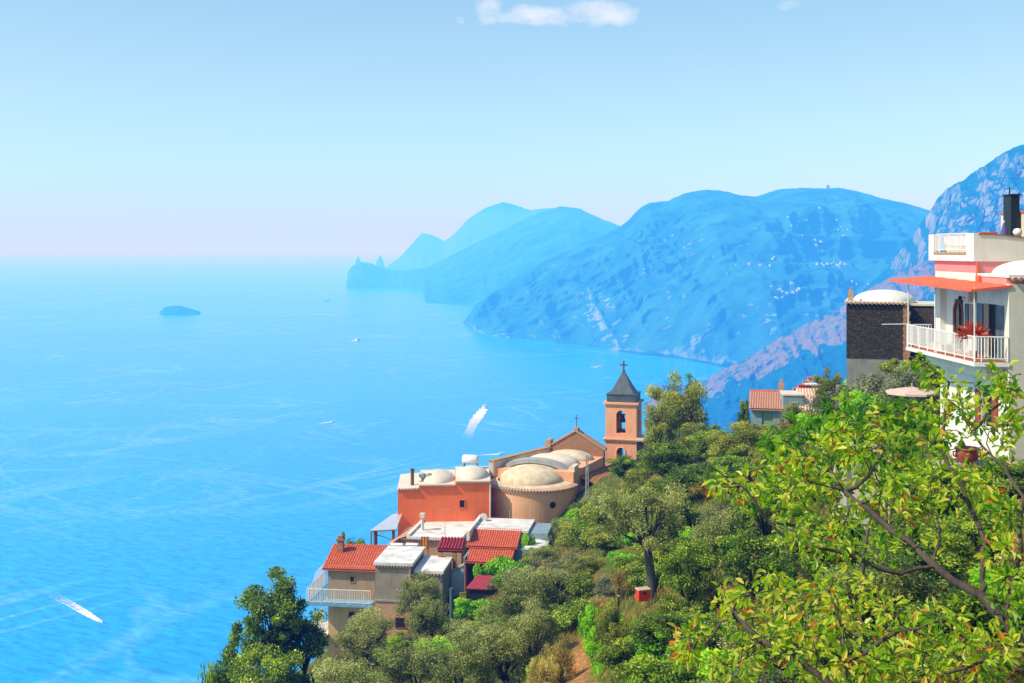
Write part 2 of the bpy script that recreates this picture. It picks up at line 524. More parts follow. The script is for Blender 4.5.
# ------------------------------------------------------------------ mountains
def mount_mat(name, veg1, veg2, rock1, rock2, cov=.5, rs=1 / 60., slope=(.35, .75)):
    m, nt = nt_new(name)
    L = nt.links.new
    out = N(nt, 'ShaderNodeOutputMaterial')
    b = N(nt, 'ShaderNodeBsdfPrincipled', i_Roughness=.95)
    b.inputs['Specular IOR Level'].default_value = .05
    L(b.outputs[0], out.inputs[0])
    g = N(nt, 'ShaderNodeNewGeometry')
    def nz(scale, stretch=(1, 1, 1), det=6, rough=.6):
        mp = N(nt, 'ShaderNodeMapping'); mp.inputs['Scale'].default_value = stretch
        L(g.outputs['Position'], mp.inputs[0])
        n = N(nt, 'ShaderNodeTexNoise', i_Scale=scale, i_Detail=det, i_Roughness=rough); L(mp.outputs[0], n.inputs['Vector']); return n
    n1 = nz(rs * .6); v = ramp(nt, [(.35, veg1), (.65, veg2)]); L(n1.outputs[0], v.inputs[0])
    n2 = nz(rs * 1.8, (1, 1, .35), 8, .7); r = ramp(nt, [(.32, rock2), (.6, rock1)]); L(n2.outputs[0], r.inputs[0])
    at = N(nt, 'ShaderNodeAttribute', attribute_name='rock')
    n3 = nz(rs, (1, 1, .4), 8, .68)
    ad = N(nt, 'ShaderNodeMath', operation='ADD'); L(at.outputs['Fac'], ad.inputs[0]); L(n3.outputs[0], ad.inputs[1])
    k = ramp(nt, [(max(1.0 - cov - .06, 0), (0, 0, 0)), (min(1.0 - cov + .06, 1), (1, 1, 1))]); 
    hf = N(nt, 'ShaderNodeMath', operation='MULTIPLY'); L(ad.outputs[0], hf.inputs[0]); hf.inputs[1].default_value = .5
    L(hf.outputs[0], k.inputs[0])
    mx = N(nt, 'ShaderNodeMix', data_type='RGBA'); L(k.outputs[0], mx.inputs[0]); L(v.outputs[0], mx.inputs[6]); L(r.outputs[0], mx.inputs[7])
    L(mx.outputs[2], b.inputs['Base Color'])
    n4 = nz(rs * 2.2, (1, 1, .7), 9, .7)
    bp = N(nt, 'ShaderNodeBump', i_Strength=.9, i_Distance=9.0); L(n4.outputs[0], bp.inputs['Height']); L(bp.outputs[0], b.inputs['Normal'])
    return m


MGRID = {}


def mountain(name, ridge, base, mat, nu=420, nv=170, lam=300., amp=60., gull=45., glam=120., skew=.0, prof=1.0, seed=0, back=1.5, rock_fn=None, crest=4.0, sag=0.0):
    """ridge: (px,py,d); base: (px,d,z). One sheet from the shore over the crest and down behind."""
    r = np.array(ridge, float); bs = np.array(base, float)
    px = np.linspace(r[0, 0], r[-1, 0], nu)
    rpy = np.interp(px, r[:, 0], r[:, 1]); rd = np.interp(px, r[:, 0], r[:, 2])
    bd = np.interp(px, bs[:, 0], bs[:, 1]); bz = np.interp(px, bs[:, 0], bs[:, 2])
    R = np.stack([(px - 512) / F * rd, rd, CAMZ - (rpy - HZ) / F * rd], -1)
    B = np.stack([(px - 512) / F * bd, bd, bz], -1)
    nb = nv // 5
    v = np.concatenate([np.linspace(0, 1, nv), 1 + np.linspace(0, 1, nb + 1)[1:] * .8])[None, :]
    vv = np.minimum(v, 1)
    g = vv ** prof
    if callable(sag): g = sag(vv)
    X = B[:, None, 0] + (R[:, None, 0] - B[:, None, 0]) * v
    Y = B[:, None, 1] + (R[:, None, 1] - B[:, None, 1]) * np.where(v > 1, 1 + (v - 1) * back, v)
    Z = B[:, None, 2] + (R[:, None, 2] - B[:, None, 2]) * g
    drop = np.maximum(v - 1, 0) / .8
    Z = Z - drop ** 1.2 * (Z + 15)
    env = np.clip(np.sin(np.minimum(vv, 1) * PI) ** .6, 0, 1) * np.clip((R[:, None, 2] + 5) / 160., .05, 1)
    along = np.cumsum(np.r_[0, np.hypot(np.diff(R[:, 0]), np.diff(R[:, 1]))])[:, None]
    slant = along + skew * Z
    gl = fbm(slant / glam, Z / (glam * 3.2) + seed, 0, seed, 4, .42, True)
    big = fbm(X / lam, Y / lam, Z / lam, seed + 3, 5, .5, True)
    sm = fbm(X / (lam * .16), Y / (lam * .16), Z / (lam * .16), seed + 9, 3, .5)
    disp = env * (gull * gl + amp * big + amp * .22 * sm)
    Y = Y - disp
    Z = Z + env * .28 * amp * big + env * amp * .10 * sm
    cr = np.exp(-((v - 1) / .06) ** 2)
    Z = Z + cr * crest * fbm(along / 60., v * 0, 0, seed + 21, 5, .6)
    V = np.stack([X + 0 * v, Y + 0 * v, Z + 0 * v], -1)
    gu = np.gradient(V, axis=0); gv = np.gradient(V, axis=1)
    n = np.cross(gu, gv); n /= np.linalg.norm(n, axis=-1, keepdims=True) + 1e-9
    steep = 1 - np.abs(n[..., 2])
    rock = np.clip((steep - .35) * .75, -.25, .45)
    if rock_fn is not None: rock = rock + rock_fn(px[:, None] + 0 * v, vv + 0 * px[:, None], V)
    o = grid_mesh(name, V, mat, {'rock': rock})
    tag(o, kind='structure')
    MGRID[name] = (V, nv)
    return o


VEG_HAZED = ((.006, .075, .22), (.034, .19, .30))  # haze blue mixed into the plant and rock colours
ROCK_HAZED = ((.36, .46, .52), (.13, .27, .36))
M_far = mount_mat('far_land', *VEG_HAZED, *ROCK_HAZED, cov=.40, rs=1 / 260.)
M_mid = mount_mat('headland_land', *VEG_HAZED, *ROCK_HAZED, cov=.44, rs=1 / 150.)
M_main = mount_mat('mountain_land', *VEG_HAZED, *ROCK_HAZED, cov=.53, rs=1 / 95.)
M_cliff = mount_mat('cliff_rock', (.004, .09, .20), (.014, .16, .26), (.44, .45, .48), (.10, .19, .26), cov=.53, rs=1 / 17.)  # plant and rock colours carry haze blue too
M_near = mount_mat('ridge_rock', (.004, .09, .22), (.012, .15, .28), (.25, .235, .21), (.12, .135, .15), cov=.53, rs=1 / 16.)  # heavy blue base: haze and cliff shade put into the colour

sh = lambda y: CAMZ * F / (y - HZ)      # distance at which row y meets the sea
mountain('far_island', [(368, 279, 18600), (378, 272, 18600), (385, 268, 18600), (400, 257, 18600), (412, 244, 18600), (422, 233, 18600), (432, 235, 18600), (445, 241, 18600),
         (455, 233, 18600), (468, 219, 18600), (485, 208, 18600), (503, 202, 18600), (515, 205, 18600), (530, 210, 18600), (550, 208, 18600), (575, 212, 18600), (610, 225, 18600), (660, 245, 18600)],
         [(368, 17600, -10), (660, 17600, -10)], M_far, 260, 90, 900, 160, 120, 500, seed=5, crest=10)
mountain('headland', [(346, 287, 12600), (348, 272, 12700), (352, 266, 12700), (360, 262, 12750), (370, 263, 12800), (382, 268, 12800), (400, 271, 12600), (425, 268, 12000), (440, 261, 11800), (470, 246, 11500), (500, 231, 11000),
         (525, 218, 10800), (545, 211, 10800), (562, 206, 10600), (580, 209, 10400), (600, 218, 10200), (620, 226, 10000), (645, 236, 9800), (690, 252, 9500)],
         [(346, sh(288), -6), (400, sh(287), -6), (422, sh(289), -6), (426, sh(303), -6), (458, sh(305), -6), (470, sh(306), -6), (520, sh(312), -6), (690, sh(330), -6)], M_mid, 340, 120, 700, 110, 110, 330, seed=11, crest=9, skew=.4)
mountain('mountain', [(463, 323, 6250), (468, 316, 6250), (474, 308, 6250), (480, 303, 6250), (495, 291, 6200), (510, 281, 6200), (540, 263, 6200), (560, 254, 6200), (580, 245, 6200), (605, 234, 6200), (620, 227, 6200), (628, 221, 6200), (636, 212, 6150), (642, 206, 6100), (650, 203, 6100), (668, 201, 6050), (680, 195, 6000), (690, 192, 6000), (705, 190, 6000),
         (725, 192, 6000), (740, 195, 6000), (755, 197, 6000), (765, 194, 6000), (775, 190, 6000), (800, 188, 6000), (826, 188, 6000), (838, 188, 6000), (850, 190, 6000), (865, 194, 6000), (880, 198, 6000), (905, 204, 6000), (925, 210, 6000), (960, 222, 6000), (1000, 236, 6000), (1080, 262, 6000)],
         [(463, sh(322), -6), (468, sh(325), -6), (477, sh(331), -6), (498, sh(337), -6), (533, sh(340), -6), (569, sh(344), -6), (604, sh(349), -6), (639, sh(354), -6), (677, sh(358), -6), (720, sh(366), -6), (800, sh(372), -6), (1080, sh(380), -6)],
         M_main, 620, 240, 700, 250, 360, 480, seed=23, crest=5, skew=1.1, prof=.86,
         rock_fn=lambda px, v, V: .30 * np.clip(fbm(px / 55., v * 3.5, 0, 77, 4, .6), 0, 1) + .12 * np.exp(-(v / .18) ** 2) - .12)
# rock face of the high cliff at the right
mountain('cliff', [(838, 330, 3300), (850, 306, 3300), (862, 290, 3250), (880, 276, 3200), (890, 264, 3200), (898, 252, 3150), (905, 245, 3100), (912, 238, 3100), (918, 228, 3050), (924, 219, 3050), (932, 208, 3000), (938, 197, 3000), (948, 187, 2950), (958, 183, 2900), (966, 180, 2900), (974, 172, 2900), (985, 165, 2850), (996, 158, 2850), (1006, 152, 2800), (1024, 145, 2800), (1060, 130, 2700), (1120, 112, 2600), (1220, 100, 2500)],
         [(838, 2700, 60), (1220, 1950, 60)], M_cliff, 440, 240, 150, 85, 75, 90, seed=37, crest=8, skew=-.35, prof=.95,
         rock_fn=lambda px, v, V: .10 + .1 * v)
# nearest ridge: pale scree along its crest, cliff shade put into darker colours below
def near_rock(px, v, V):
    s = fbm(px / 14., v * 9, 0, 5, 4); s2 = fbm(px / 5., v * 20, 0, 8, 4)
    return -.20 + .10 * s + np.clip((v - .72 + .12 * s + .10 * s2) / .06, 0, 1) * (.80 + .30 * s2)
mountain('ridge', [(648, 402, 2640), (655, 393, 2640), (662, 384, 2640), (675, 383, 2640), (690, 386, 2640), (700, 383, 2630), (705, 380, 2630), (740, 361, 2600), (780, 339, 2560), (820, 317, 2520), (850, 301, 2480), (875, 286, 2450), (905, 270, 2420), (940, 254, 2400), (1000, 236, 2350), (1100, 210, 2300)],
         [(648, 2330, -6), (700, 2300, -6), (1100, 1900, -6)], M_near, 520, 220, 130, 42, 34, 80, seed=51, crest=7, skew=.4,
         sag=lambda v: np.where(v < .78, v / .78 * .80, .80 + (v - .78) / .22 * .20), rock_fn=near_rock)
mountain('islet', [(157, 316.5, 7150), (160, 312, 7150), (164, 308, 7150), (172, 306, 7150), (180, 306, 7150), (190, 309, 7150), (198, 311, 7150), (203, 316, 7150)],
         [(157, 6950, -6), (203, 6950, -6)], M_mid, 90, 40, 120, 16, 12, 60, seed=61, crest=5)
for k, (px, py, wd) in enumerate(((358, 256, 5), (366, 262, 3), (380, 255, 6))):
    mountain('sea_stack', [(px - wd, 270, 17300), (px - wd * .5, py + 6, 17300), (px, py, 17300), (px + wd * .5, py + 5, 17300), (px + wd, 270, 17300)],
         [(px - wd, 17150, -10), (px + wd, 17150, -10)], M_far, 40, 30, 200, 12, 10, 80, seed=70 + k, crest=8)


def on_mountain(name, px, py):
    """nearest point of a mountain's front face to a pixel of the photograph"""
    V, nv = MGRID[name]
    W = V[:, :nv].reshape(-1, 3)
    qx = 512 + W[:, 0] / W[:, 1] * F; qy = HZ + (CAMZ - W[:, 2]) / W[:, 1] * F
    d = (qx - px) ** 2 + (qy - py) ** 2
    cand = np.where(d < 6)[0]
    i = cand[np.argmin(W[cand, 1])] if len(cand) else int(np.argmin(d))
    return Vector(W[i])
# ------------------------------------------------------------------ the hillside
CP = np.array([
    # x, y, z relative to the eye
    (0, 0, -1.9), (0, 8, -5.6), (0, 20, -11.5), (0, 40, -17.5), (-3, 3, -3.4), (-10, 10, -14), (-20, 20, -30), (-14, 40, -29), (-8, 30, -22),
    (-17, 75, -29.5), (-6, 60, -24.5), (-13, 60, -29), (-25, 75, -45), (-40, 60, -62), (-22, 90, -38), (-14, 88, -32.0), (-9, 86, -29), (-5, 84, -27.5), (-30, 100, -62), (-16, 100, -36), (-26, 50, -48),
    (2.0, 40, -15.6), (3.0, 50, -17.5), (4.2, 62, -18.8), (6, 75, -18.4), (-2, 50, -21), (-3, 72, -24.6), (1, 78, -22.5), (4.5, 96, -23.2), (-2, 94, -25.5), (-8, 97, -27), (0, 86, -25.2), (3.2, 88, -23.6),
    (6.9, 55, -16.9), (10, 60, -15.6), (8, 75, -17.0), (10, 88, -18.2), (9, 102, -20.0), (13, 100, -18.3), (6, 106, -22.5), (12, 112, -20.6), (-3, 110, -26), (2, 120, -26.0),
    (6.5, 12, -5.2), (5, 20, -8.6), (4.6, 28, -11.4), (7, 34, -12.3), (10, 24, -7.6), (13.5, 30, -8.6), (12, 14, -3.6), (13, 42, -11.0), (9, 45, -14.0),
    (17, 44, -8.5), (20.4, 45.5, -9.6), (20.0, 56, -9.6), (22, 65, -8.8), (20, 78, -13.2), (26, 77, -8.8), (16, 66, -11.5), (17, 84, -14.2), (20, 90, -14.6), (25, 90, -13.6), (14, 84, -15.6), (20, 70, -11.8), (30, 90, -10),
    (26, 40, -7.5), (30, 30, -3), (25, 15, 1), (38, 55, -4), (45, 80, -3), (60, 60, 6), (60, 20, 14), (40, 0, 10), (20, 0, 3),
    (30, 100, -14), (20, 102, -20), (14, 116, -24), (30, 125, -32), (10, 140, -48), (-6, 135, -50), (-20, 125, -66), (50, 120, -18), (60, 150, -40), (25, 160, -70), (0, 170, -90), (-30, 170, -120),
    (-60, 100, -110), (-60, 60, -92), (-60, 20, -82), (-40, 10, -52), (-40, 150, -120), (-90, 100, -160), (-90, 20, -140), (-20, 0, -24),
    (0, 260, -190), (60, 260, -150), (-60, 260, -230), (-140, 100, -230), (-140, 0, -220), (100, 160, -30), (100, 60, 30), (100, 260, -120), (-140, 260, -330),
    (0, 420, -345), (100, 420, -300), (-140, 420, -395), (-230, 260, -405), (-230, 60, -395), (0, 520, -412), (100, 520, -405), (-100, 520, -412), (-260, 420, -412)], float)
_d = np.hypot(CP[:, None, 0] - CP[None, :, 0], CP[:, None, 1] - CP[None, :, 1])
_A = np.zeros((len(CP) + 3, len(CP) + 3))
_A[:len(CP), :len(CP)] = -_d - np.eye(len(CP)) * .6
_A[:len(CP), -3:] = np.c_[np.ones(len(CP)), CP[:, :2]]; _A[-3:, :len(CP)] = _A[:len(CP), -3:].T
_W = np.linalg.solve(_A, np.r_[CP[:, 2], 0, 0, 0])


def hill(x, y, rough=True):
    """height of the hillside (absolute)"""
    x = np.asarray(x, float); y = np.asarray(y, float)
    sh_ = np.broadcast(x, y).shape
    x, y = np.broadcast_arrays(x, y); xf = x.ravel(); yf = y.ravel()
    z = _W[-3] + _W[-2] * xf + _W[-1] * yf
    for k in range(len(CP)): z = z - _W[k] * np.hypot(xf - CP[k, 0], yf - CP[k, 1])
    if rough: z = z + .35 * fbm(xf / 5., yf / 5., 0, 91, 4) + .10 * fbm(xf / .9, yf / .9, 0, 92, 3)
    return z.reshape(sh_) + CAMZ


def ground(x, y): return float(hill(np.array([x]), np.array([y]))[0])


def seg_dist(x, y, pts):
    r = np.full(np.shape(x), 1e9)
    for (ax, ay), (bx, by) in zip(pts[:-1], pts[1:]):
        t = np.clip(((x - ax) * (bx - ax) + (y - ay) * (by - ay)) / ((bx - ax) ** 2 + (by - ay) ** 2), 0, 1)
        r = np.minimum(r, np.hypot(x - ax - t * (bx - ax), y - ay - t * (by - ay)))
    return r


PATH = [(1.2, 34), (2.2, 41), (2.6, 47), (3.4, 54), (4.4, 62), (5.6, 70), (6.1, 77), (6.0, 84)]
m, nt = nt_new('hillside_soil')
L = nt.links.new
out = N(nt, 'ShaderNodeOutputMaterial')
b = N(nt, 'ShaderNodeBsdfPrincipled', i_Roughness=.95); b.inputs['Specular IOR Level'].default_value = .1
L(b.outputs[0], out.inputs[0])
geo = N(nt, 'ShaderNodeNewGeometry')
n1 = N(nt, 'ShaderNodeTexNoise', i_Scale=.35, i_Detail=8.0, i_Roughness=.65); L(geo.outputs['Position'], n1.inputs['Vector'])
rp = ramp(nt, [(.36, (.05, .10, .018)), (.54, (.12, .15, .03)), (.70, (.30, .22, .08))]); L(n1.outputs[0], rp.inputs[0])
n2 = N(nt, 'ShaderNodeTexNoise', i_Scale=6.0, i_Detail=6.0); L(geo.outputs['Position'], n2.inputs['Vector'])
r2 = ramp(nt, [(.35, (.55, .5, .45)), (.65, (1.2, 1.15, 1.1))]); L(n2.outputs[0], r2.inputs[0])
at = N(nt, 'ShaderNodeAttribute', attribute_name='dirt')
mx = N(nt, 'ShaderNodeMix', data_type='RGBA'); L(at.outputs['Fac'], mx.inputs[0]); L(rp.outputs[0], mx.inputs[6]); mx.inputs[7].default_value = (.46, .23, .09, 1)
mu = N(nt, 'ShaderNodeMix', data_type='RGBA', blend_type='MULTIPLY'); mu.inputs[0].default_value = 1; L(mx.outputs[2], mu.inputs[6]); L(r2.outputs[0], mu.inputs[7])
L(mu.outputs[2], b.inputs['Base Color'])
bp = N(nt, 'ShaderNodeBump', i_Strength=.7, i_Distance=.15); L(n2.outputs[0], bp.inputs['Height']); L(bp.outputs[0], b.inputs['Normal'])
xs = np.r_[np.linspace(-260, -45, 40)[:-1], np.arange(-45, 62, .7), np.linspace(62, 100, 14)[1:]]
ys = np.r_[np.arange(-14, 130, .7), np.linspace(130, 520, 70)]
GX, GY = np.meshgrid(xs, ys, indexing='ij')
GZ = hill(GX, GY)
pdist = seg_dist(GX, GY, PATH)
dirt = np.clip(1.1 - pdist / 1.2 - np.clip((GY - 51) / 10, 0, .95) + .6 * fbm(GX / 1.5, GY / 1.5, 0, 33, 3), 0, 1)
tag(grid_mesh('hillside', np.stack([GX, GY, GZ], -1), m, {'dirt': dirt}), kind='structure')

# ------------------------------------------------------------------ building materials
M = {}
M['orange'] = surf('orange_plaster', (.95, .20, .065), (.88, .175, .058), 1.0, streak=.25, bump=.15)
M['salmon'] = surf('salmon_plaster', (.90, .48, .29), (.82, .42, .24), .8, c3=(.80, .47, .27), streak=.35)
M['tower'] = surf('tower_plaster', (.92, .44, .26), (.84, .38, .22), 1.1, streak=.3)
M['beige'] = surf('beige_plaster', (.66, .48, .27), (.56, .40, .22), .8, streak=.5)
M['greywall'] = surf('grey_plaster', (.38, .32, .26), (.28, .235, .19), .9, streak=.6)
M['shadewall'] = surf('shaded_plaster', (.46, .32, .20), (.36, .25, .155), .9, streak=.5)  # darker copy of the beige plaster, eave shade put into it
M['pinkwall'] = surf('peach_plaster', (.62, .36, .22), (.52, .30, .19), .9, streak=.5)
M['limewhite'] = surf('limewash', (.80, .79, .76), (.72, .70, .66), 1.2, streak=.35, bump=.12)
M['roofwhite'] = surf('roof_membrane', (.84, .84, .84), (.66, .65, .63), .9, bump=.1, rough=.7, c3=(.48, .46, .43))
M['vault'] = surf('vault_plaster', (.76, .64, .46), (.62, .51, .35), 1.4, c3=(.46, .38, .28))
M['vaultpale'] = surf('pale_vault', (.74, .66, .55), (.60, .54, .45), 1.4)
M['ribgrey'] = surf('grey_rib', (.42, .42, .42), (.32, .33, .34), 1.6, streak=.3)
M['ochre'] = surf('ochre_trim', (.50, .32, .12), (.38, .24, .10), 2)
M['slate'] = surf('lead_sheet', (.09, .125, .15), (.055, .08, .10), 2, rough=.5, streak=.3)
M['iron'] = surf('rusty_iron', (.16, .06, .045), (.09, .04, .03), 6, rough=.7)
M['dark'] = surf('dark_opening', (.012, .013, .016), (.02, .02, .022), 3, bump=0)  # near black stands in for the unlit depth of openings
M['bronze'] = surf('bell_bronze', (.07, .07, .05), (.04, .05, .04), 5, rough=.4, metal=.7)
M['tile'] = surf('red_clay_tile', (.70, .17, .075), (.52, .105, .05), 4.2, c3=(.80, .32, .17), bump=.3, stretch=(1, .7, 1))
M['tiletan'] = surf('faded_clay_tile', (.56, .30, .20), (.44, .22, .15), 5, c3=(.62, .38, .28), bump=.2)
M['tilebrown'] = surf('old_brown_tile', (.44, .21, .09), (.30, .14, .06), 4, c3=(.50, .28, .13), bump=.3)
M['tileedge'] = surf('eave_tile', (.55, .36, .25), (.36, .22, .15), 6)
M['brick'] = stone('brick_rubble', [(.42, .20, .10), (.34, .15, .08), (.50, .27, .14)], 4.5, (.38, .26, .16), squash=2.4)
M['pinkstone'] = stone('pink_stone', [(.40, .24, .18), (.30, .20, .16), (.48, .32, .25), (.25, .17, .14)], 3.2)
M['darkstone'] = stone('dark_lava_stone', [(.050, .042, .030), (.075, .060, .043), (.036, .031, .025), (.11, .088, .064)], 4.6, (.022, .020, .018), squash=2.2)
M['brownstone'] = stone('brown_lava_stone', [(.07, .052, .038), (.10, .075, .055), (.05, .04, .032)], 4.0, (.05, .04, .03), squash=2)
M['concrete'] = surf('raw_concrete', (.27, .27, .26), (.19, .19, .19), 1.2, streak=.5)
M['iron_white'] = surf('white_painted_iron', (.82, .83, .84), (.74, .75, .77), 8, rough=.5, bump=0)
M['blueslab'] = surf('blue_painted_slab', (.20, .42, .62), (.16, .34, .52), 3)
M['panelblue'] = surf('collector_glass', (.02, .09, .28), (.015, .06, .2), 3, rough=.12, bump=0, spec=.6)
M['tankwhite'] = surf('white_enamel', (.82, .82, .83), (.76, .77, .78), 3, rough=.35, bump=0)
M['orangecloth'] = surf('orange_cloth', (.80, .28, .02), (.66, .2, .02), 3, bump=.1)
M['tealglass'] = surf('teal_window_glass', (.05, .14, .18), (.03, .09, .13), 2, rough=.15, bump=0, spec=.6)
M['bluewall'] = surf('pale_blue_plaster', (.52, .62, .74), (.44, .54, .66), 1.4, streak=.3)
M['wood'] = surf('weathered_wood', (.20, .10, .055), (.12, .06, .035), 5, stretch=(1, 1, .2))
M['palewood'] = surf('pale_timber', (.58, .47, .36), (.46, .36, .27), 5)
M['maroon'] = surf('maroon_sheet', (.36, .045, .06), (.28, .03, .045), 3, bump=.1)
M['coral'] = surf('coral_awning_cloth', (.86, .16, .07), (.76, .12, .055), 2, bump=.08)
M['pink'] = surf('pink_plaster', (.86, .30, .29), (.78, .25, .25), 1.2, streak=.15, bump=.1)
M['cream'] = surf('cream_plaster', (.80, .74, .66), (.70, .64, .56), .9, streak=.25, bump=.12)
M['shutter'] = surf('grey_blue_shutter', (.12, .17, .21), (.09, .13, .165), 4, rough=.5)
M['redshutter'] = surf('red_brown_shutter', (.36, .085, .04), (.28, .06, .03), 4, rough=.55)
M['floorred'] = surf('terracotta_floor', (.52, .17, .10), (.44, .14, .08), 3)
M['parasol'] = surf('parasol_canvas', (.66, .50, .42), (.58, .44, .37), 2, bump=.05)
M['purple'] = surf('purple_canvas', (.13, .10, .30), (.09, .07, .22), 3, bump=.1)
M['terracotta'] = surf('glazed_red_pot', (.42, .05, .045), (.32, .035, .035), 3, rough=.35, spec=.5)
M['clay'] = surf('clay_pot', (.55, .17, .07), (.45, .13, .06), 4)
M['redplastic'] = surf('red_plastic', (.72, .055, .02), (.62, .045, .02), 4, rough=.4, bump=0)
M['polegreen'] = surf('greenish_pole', (.07, .14, .145), (.05, .10, .11), 3, rough=.6)
M['blackmetal'] = surf('black_metal', (.012, .018, .022), (.02, .028, .03), 4, rough=.5)
M['bluegrey'] = surf('blue_grey_plaster', (.26, .36, .42), (.2, .29, .35), 1.4, streak=.3)
M['greendoor'] = surf('green_door', (.20, .36, .22), (.16, .3, .18), 3)
M['ribbed'] = surf('ribbed_sheet', (.72, .52, .42), (.60, .42, .34), 3)
M['yellow'] = surf('yellow_plastic', (.62, .55, .03), (.52, .46, .02), 3, rough=.45, bump=0)
M['net'] = surf('white_net', (.78, .80, .82), (.70, .73, .76), 8, bump=0)
m, nt = nt_new('see_through_net'); L = nt.links.new
out = N(nt, 'ShaderNodeOutputMaterial'); a_ = N(nt, 'ShaderNodeBsdfDiffuse'); a_.inputs[0].default_value = (.85, .87, .9, 1); b_ = N(nt, 'ShaderNodeBsdfTranslucent'); b_.inputs[0].default_value = (.85, .87, .9, 1)
c_ = N(nt, 'ShaderNodeBsdfTransparent'); d_ = N(nt, 'ShaderNodeMixShader'); e_ = N(nt, 'ShaderNodeMixShader'); d_.inputs[0].default_value = .5; e_.inputs[0].default_value = .55
L(a_.outputs[0], d_.inputs[1]); L(b_.outputs[0], d_.inputs[2]); L(d_.outputs[0], e_.inputs[1]); L(c_.outputs[0], e_.inputs[2]); L(e_.outputs[0], out.inputs[0])
M['netting'] = m
M['foam'] = surf('wake_foam', (.85, .88, .90), (.62, .78, .88), .3, bump=0)
M['grout'] = surf('paved_terrace', (.42, .34, .27), (.34, .27, .21), 1.5)


def tiles(mb, w, run, rise, pitch=.19, row=.36, amp=.032, x0=None, y0=0.0, z0=0.0, thick=.07):
    """barrel-tile slope: eave edge along x at y0, climbing by rise over run"""
    x0 = -w / 2 if x0 is None else x0
    n = max(int(round(w / pitch)), 2); per = 6
    xs = [x0 + w * k / (n * per) for k in range(n * per + 1)]
    hs = [amp * (1 - abs(((k % per) / per) * 2 - 1) ** 2 * 2) for k in range(n * per + 1)]
    R_ = max(int(round(math.hypot(run, rise) / row)), 1)
    rows = []
    for r in range(R_):
        for e, lift in ((r / R_, .035), ((r + .999) / R_, .0)): rows.append((e, lift))
    vs = []; fs = []
    for e, lift in rows:
        for x, h in zip(xs, hs): vs.append((x, y0 + run * e, z0 + rise * e + h + lift + .045))
    m_ = len(xs)
    for i in range(len(rows) - 1):
        for k in range(m_ - 1): fs.append((i * m_ + k, i * m_ + k + 1, (i + 1) * m_ + k + 1, (i + 1) * m_ + k))
    mb.add(vs, fs)
    # underside board
    x1 = x0 + w; t = thick; e = .02
    mb.add([(x0, y0 + e, z0), (x1, y0 + e, z0), (x1, y0 + run, z0 + rise), (x0, y0 + run, z0 + rise), (x0, y0 + e, z0 - t), (x1, y0 + e, z0 - t), (x1, y0 + run, z0 + rise - t), (x0, y0 + run, z0 + rise - t)],
           [(0, 1, 2, 3), (7, 6, 5, 4), (0, 4, 5, 1), (1, 5, 6, 2), (2, 6, 7, 3), (3, 7, 4, 0)])
    return mb


def eave(mb, x0, x1, y, z, pitch=.24, r=.085, ln=.3):
    """row of tile ends along a wall top"""
    n = max(int((x1 - x0) / pitch), 1)
    for k in range(n):
        x = x0 + (k + .5) * (x1 - x0) / n
        mb.tube([(x, y - ln * .5, z - .02), (x, y + ln * .5, z + .03)], r, 6)
    return mb


def railing(mb, pts, h=1.0, gap=.12, r=.014, rail=.022):
    pts = [Vector(p) for p in pts]
    for a, b_ in zip(pts[:-1], pts[1:]):
        n = max(int((b_ - a).length / gap), 1)
        for z, rr in ((h, rail), (h * .12, rail * .7)):
            mb.tube([a + Vector((0, 0, z)), b_ + Vector((0, 0, z))], rr, 5)
        for k in range(n + 1):
            p = a.lerp(b_, k / n)
            mb.tube([p + Vector((0, 0, h * .12)) if k % 8 else p, p + Vector((0, 0, h))], r if k % 8 else rail, 4, cap=False)
    return mb


def at_px(px, py, d): return P(px, py, d)


def window(parent, x, z, w, h, y=0.0, frame='wood', pane='dark', name='window'):
    f = MB(); t = .06
    f.box(x - w / 2 - t, x + w / 2 + t, y - .05, y + .04, z - t, z).box(x - w / 2 - t, x + w / 2 + t, y - .05, y + .04, z + h, z + h + t)
    f.box(x - w / 2 - t, x - w / 2, y - .048, y + .04, z, z + h).box(x + w / 2, x + w / 2 + t, y - .048, y + .04, z, z + h)
    o = f.build(name, M[frame], parent)
    MB().box(x - w / 2, x + w / 2, y - .02, y + .04, z, z + h).build('pane', M[pane], o)
    return o


RZ = Matrix.Rotation
T = Matrix.Translation

# ------------------------------------------------------------------ church with bell tower
ch = thing('church', 'salmon church with rounded apse, pale domed vaults and square bell tower on the slope', 'church', P(529, 527, 101), math.radians(-16))
w_ = MB()
R0 = 4.05
pts = [(R0 * math.cos(a), R0 * math.sin(a) + .8) for a in [PI + PI * k / 36 for k in range(37)]]
w_.prismz(pts, -3.2, 3.85)
w_.build('apse_wall', M['salmon'], ch, smooth=False)
e = MB()
for k in range(46):
    a = PI + PI * (k + .5) / 46
    p = Vector((R0 * math.cos(a), R0 * math.sin(a) + .8, 3.85)); q = Vector((math.cos(a), math.sin(a), 0))
    e.tube([p - q * .3 + Vector((0, 0, .08)), p + q * .22 + Vector((0, 0, -.04))], .12, 6)
e.build('eave_tiles', M['tileedge'], ch)
rf = MB()
rf.lathe([(R0 + .02, 3.9), (3.1, 4.12), (3.0, 4.10)], 40, (0, .8, 0), PI, 2 * PI)
rf.dome(0, 1.2, 4.0, 2.95, 2.8, 1.3, 36, 10)
rf.build('apse_dome', M['vault'], ch, smooth=True)
oc = MB().tube([(2.72, -2.23, 2.6), (2.6, -2.07, 2.6)], [.30, .30], 18).build('round_window', M['wood'], ch)
MB().tube([(2.745, -2.27, 2.6), (2.62, -2.1, 2.6)], [.22, .22], 18).build('pane', M['dark'], oc)
nv_ = MB()
nv_.prismz([(-3.85, .85), (3.85, .85), (4.9, 9.0), (-.5, 9.0)], -3.0, 4.9)
nv_.build('nave_wall', M['salmon'], ch)
pr_ = MB()
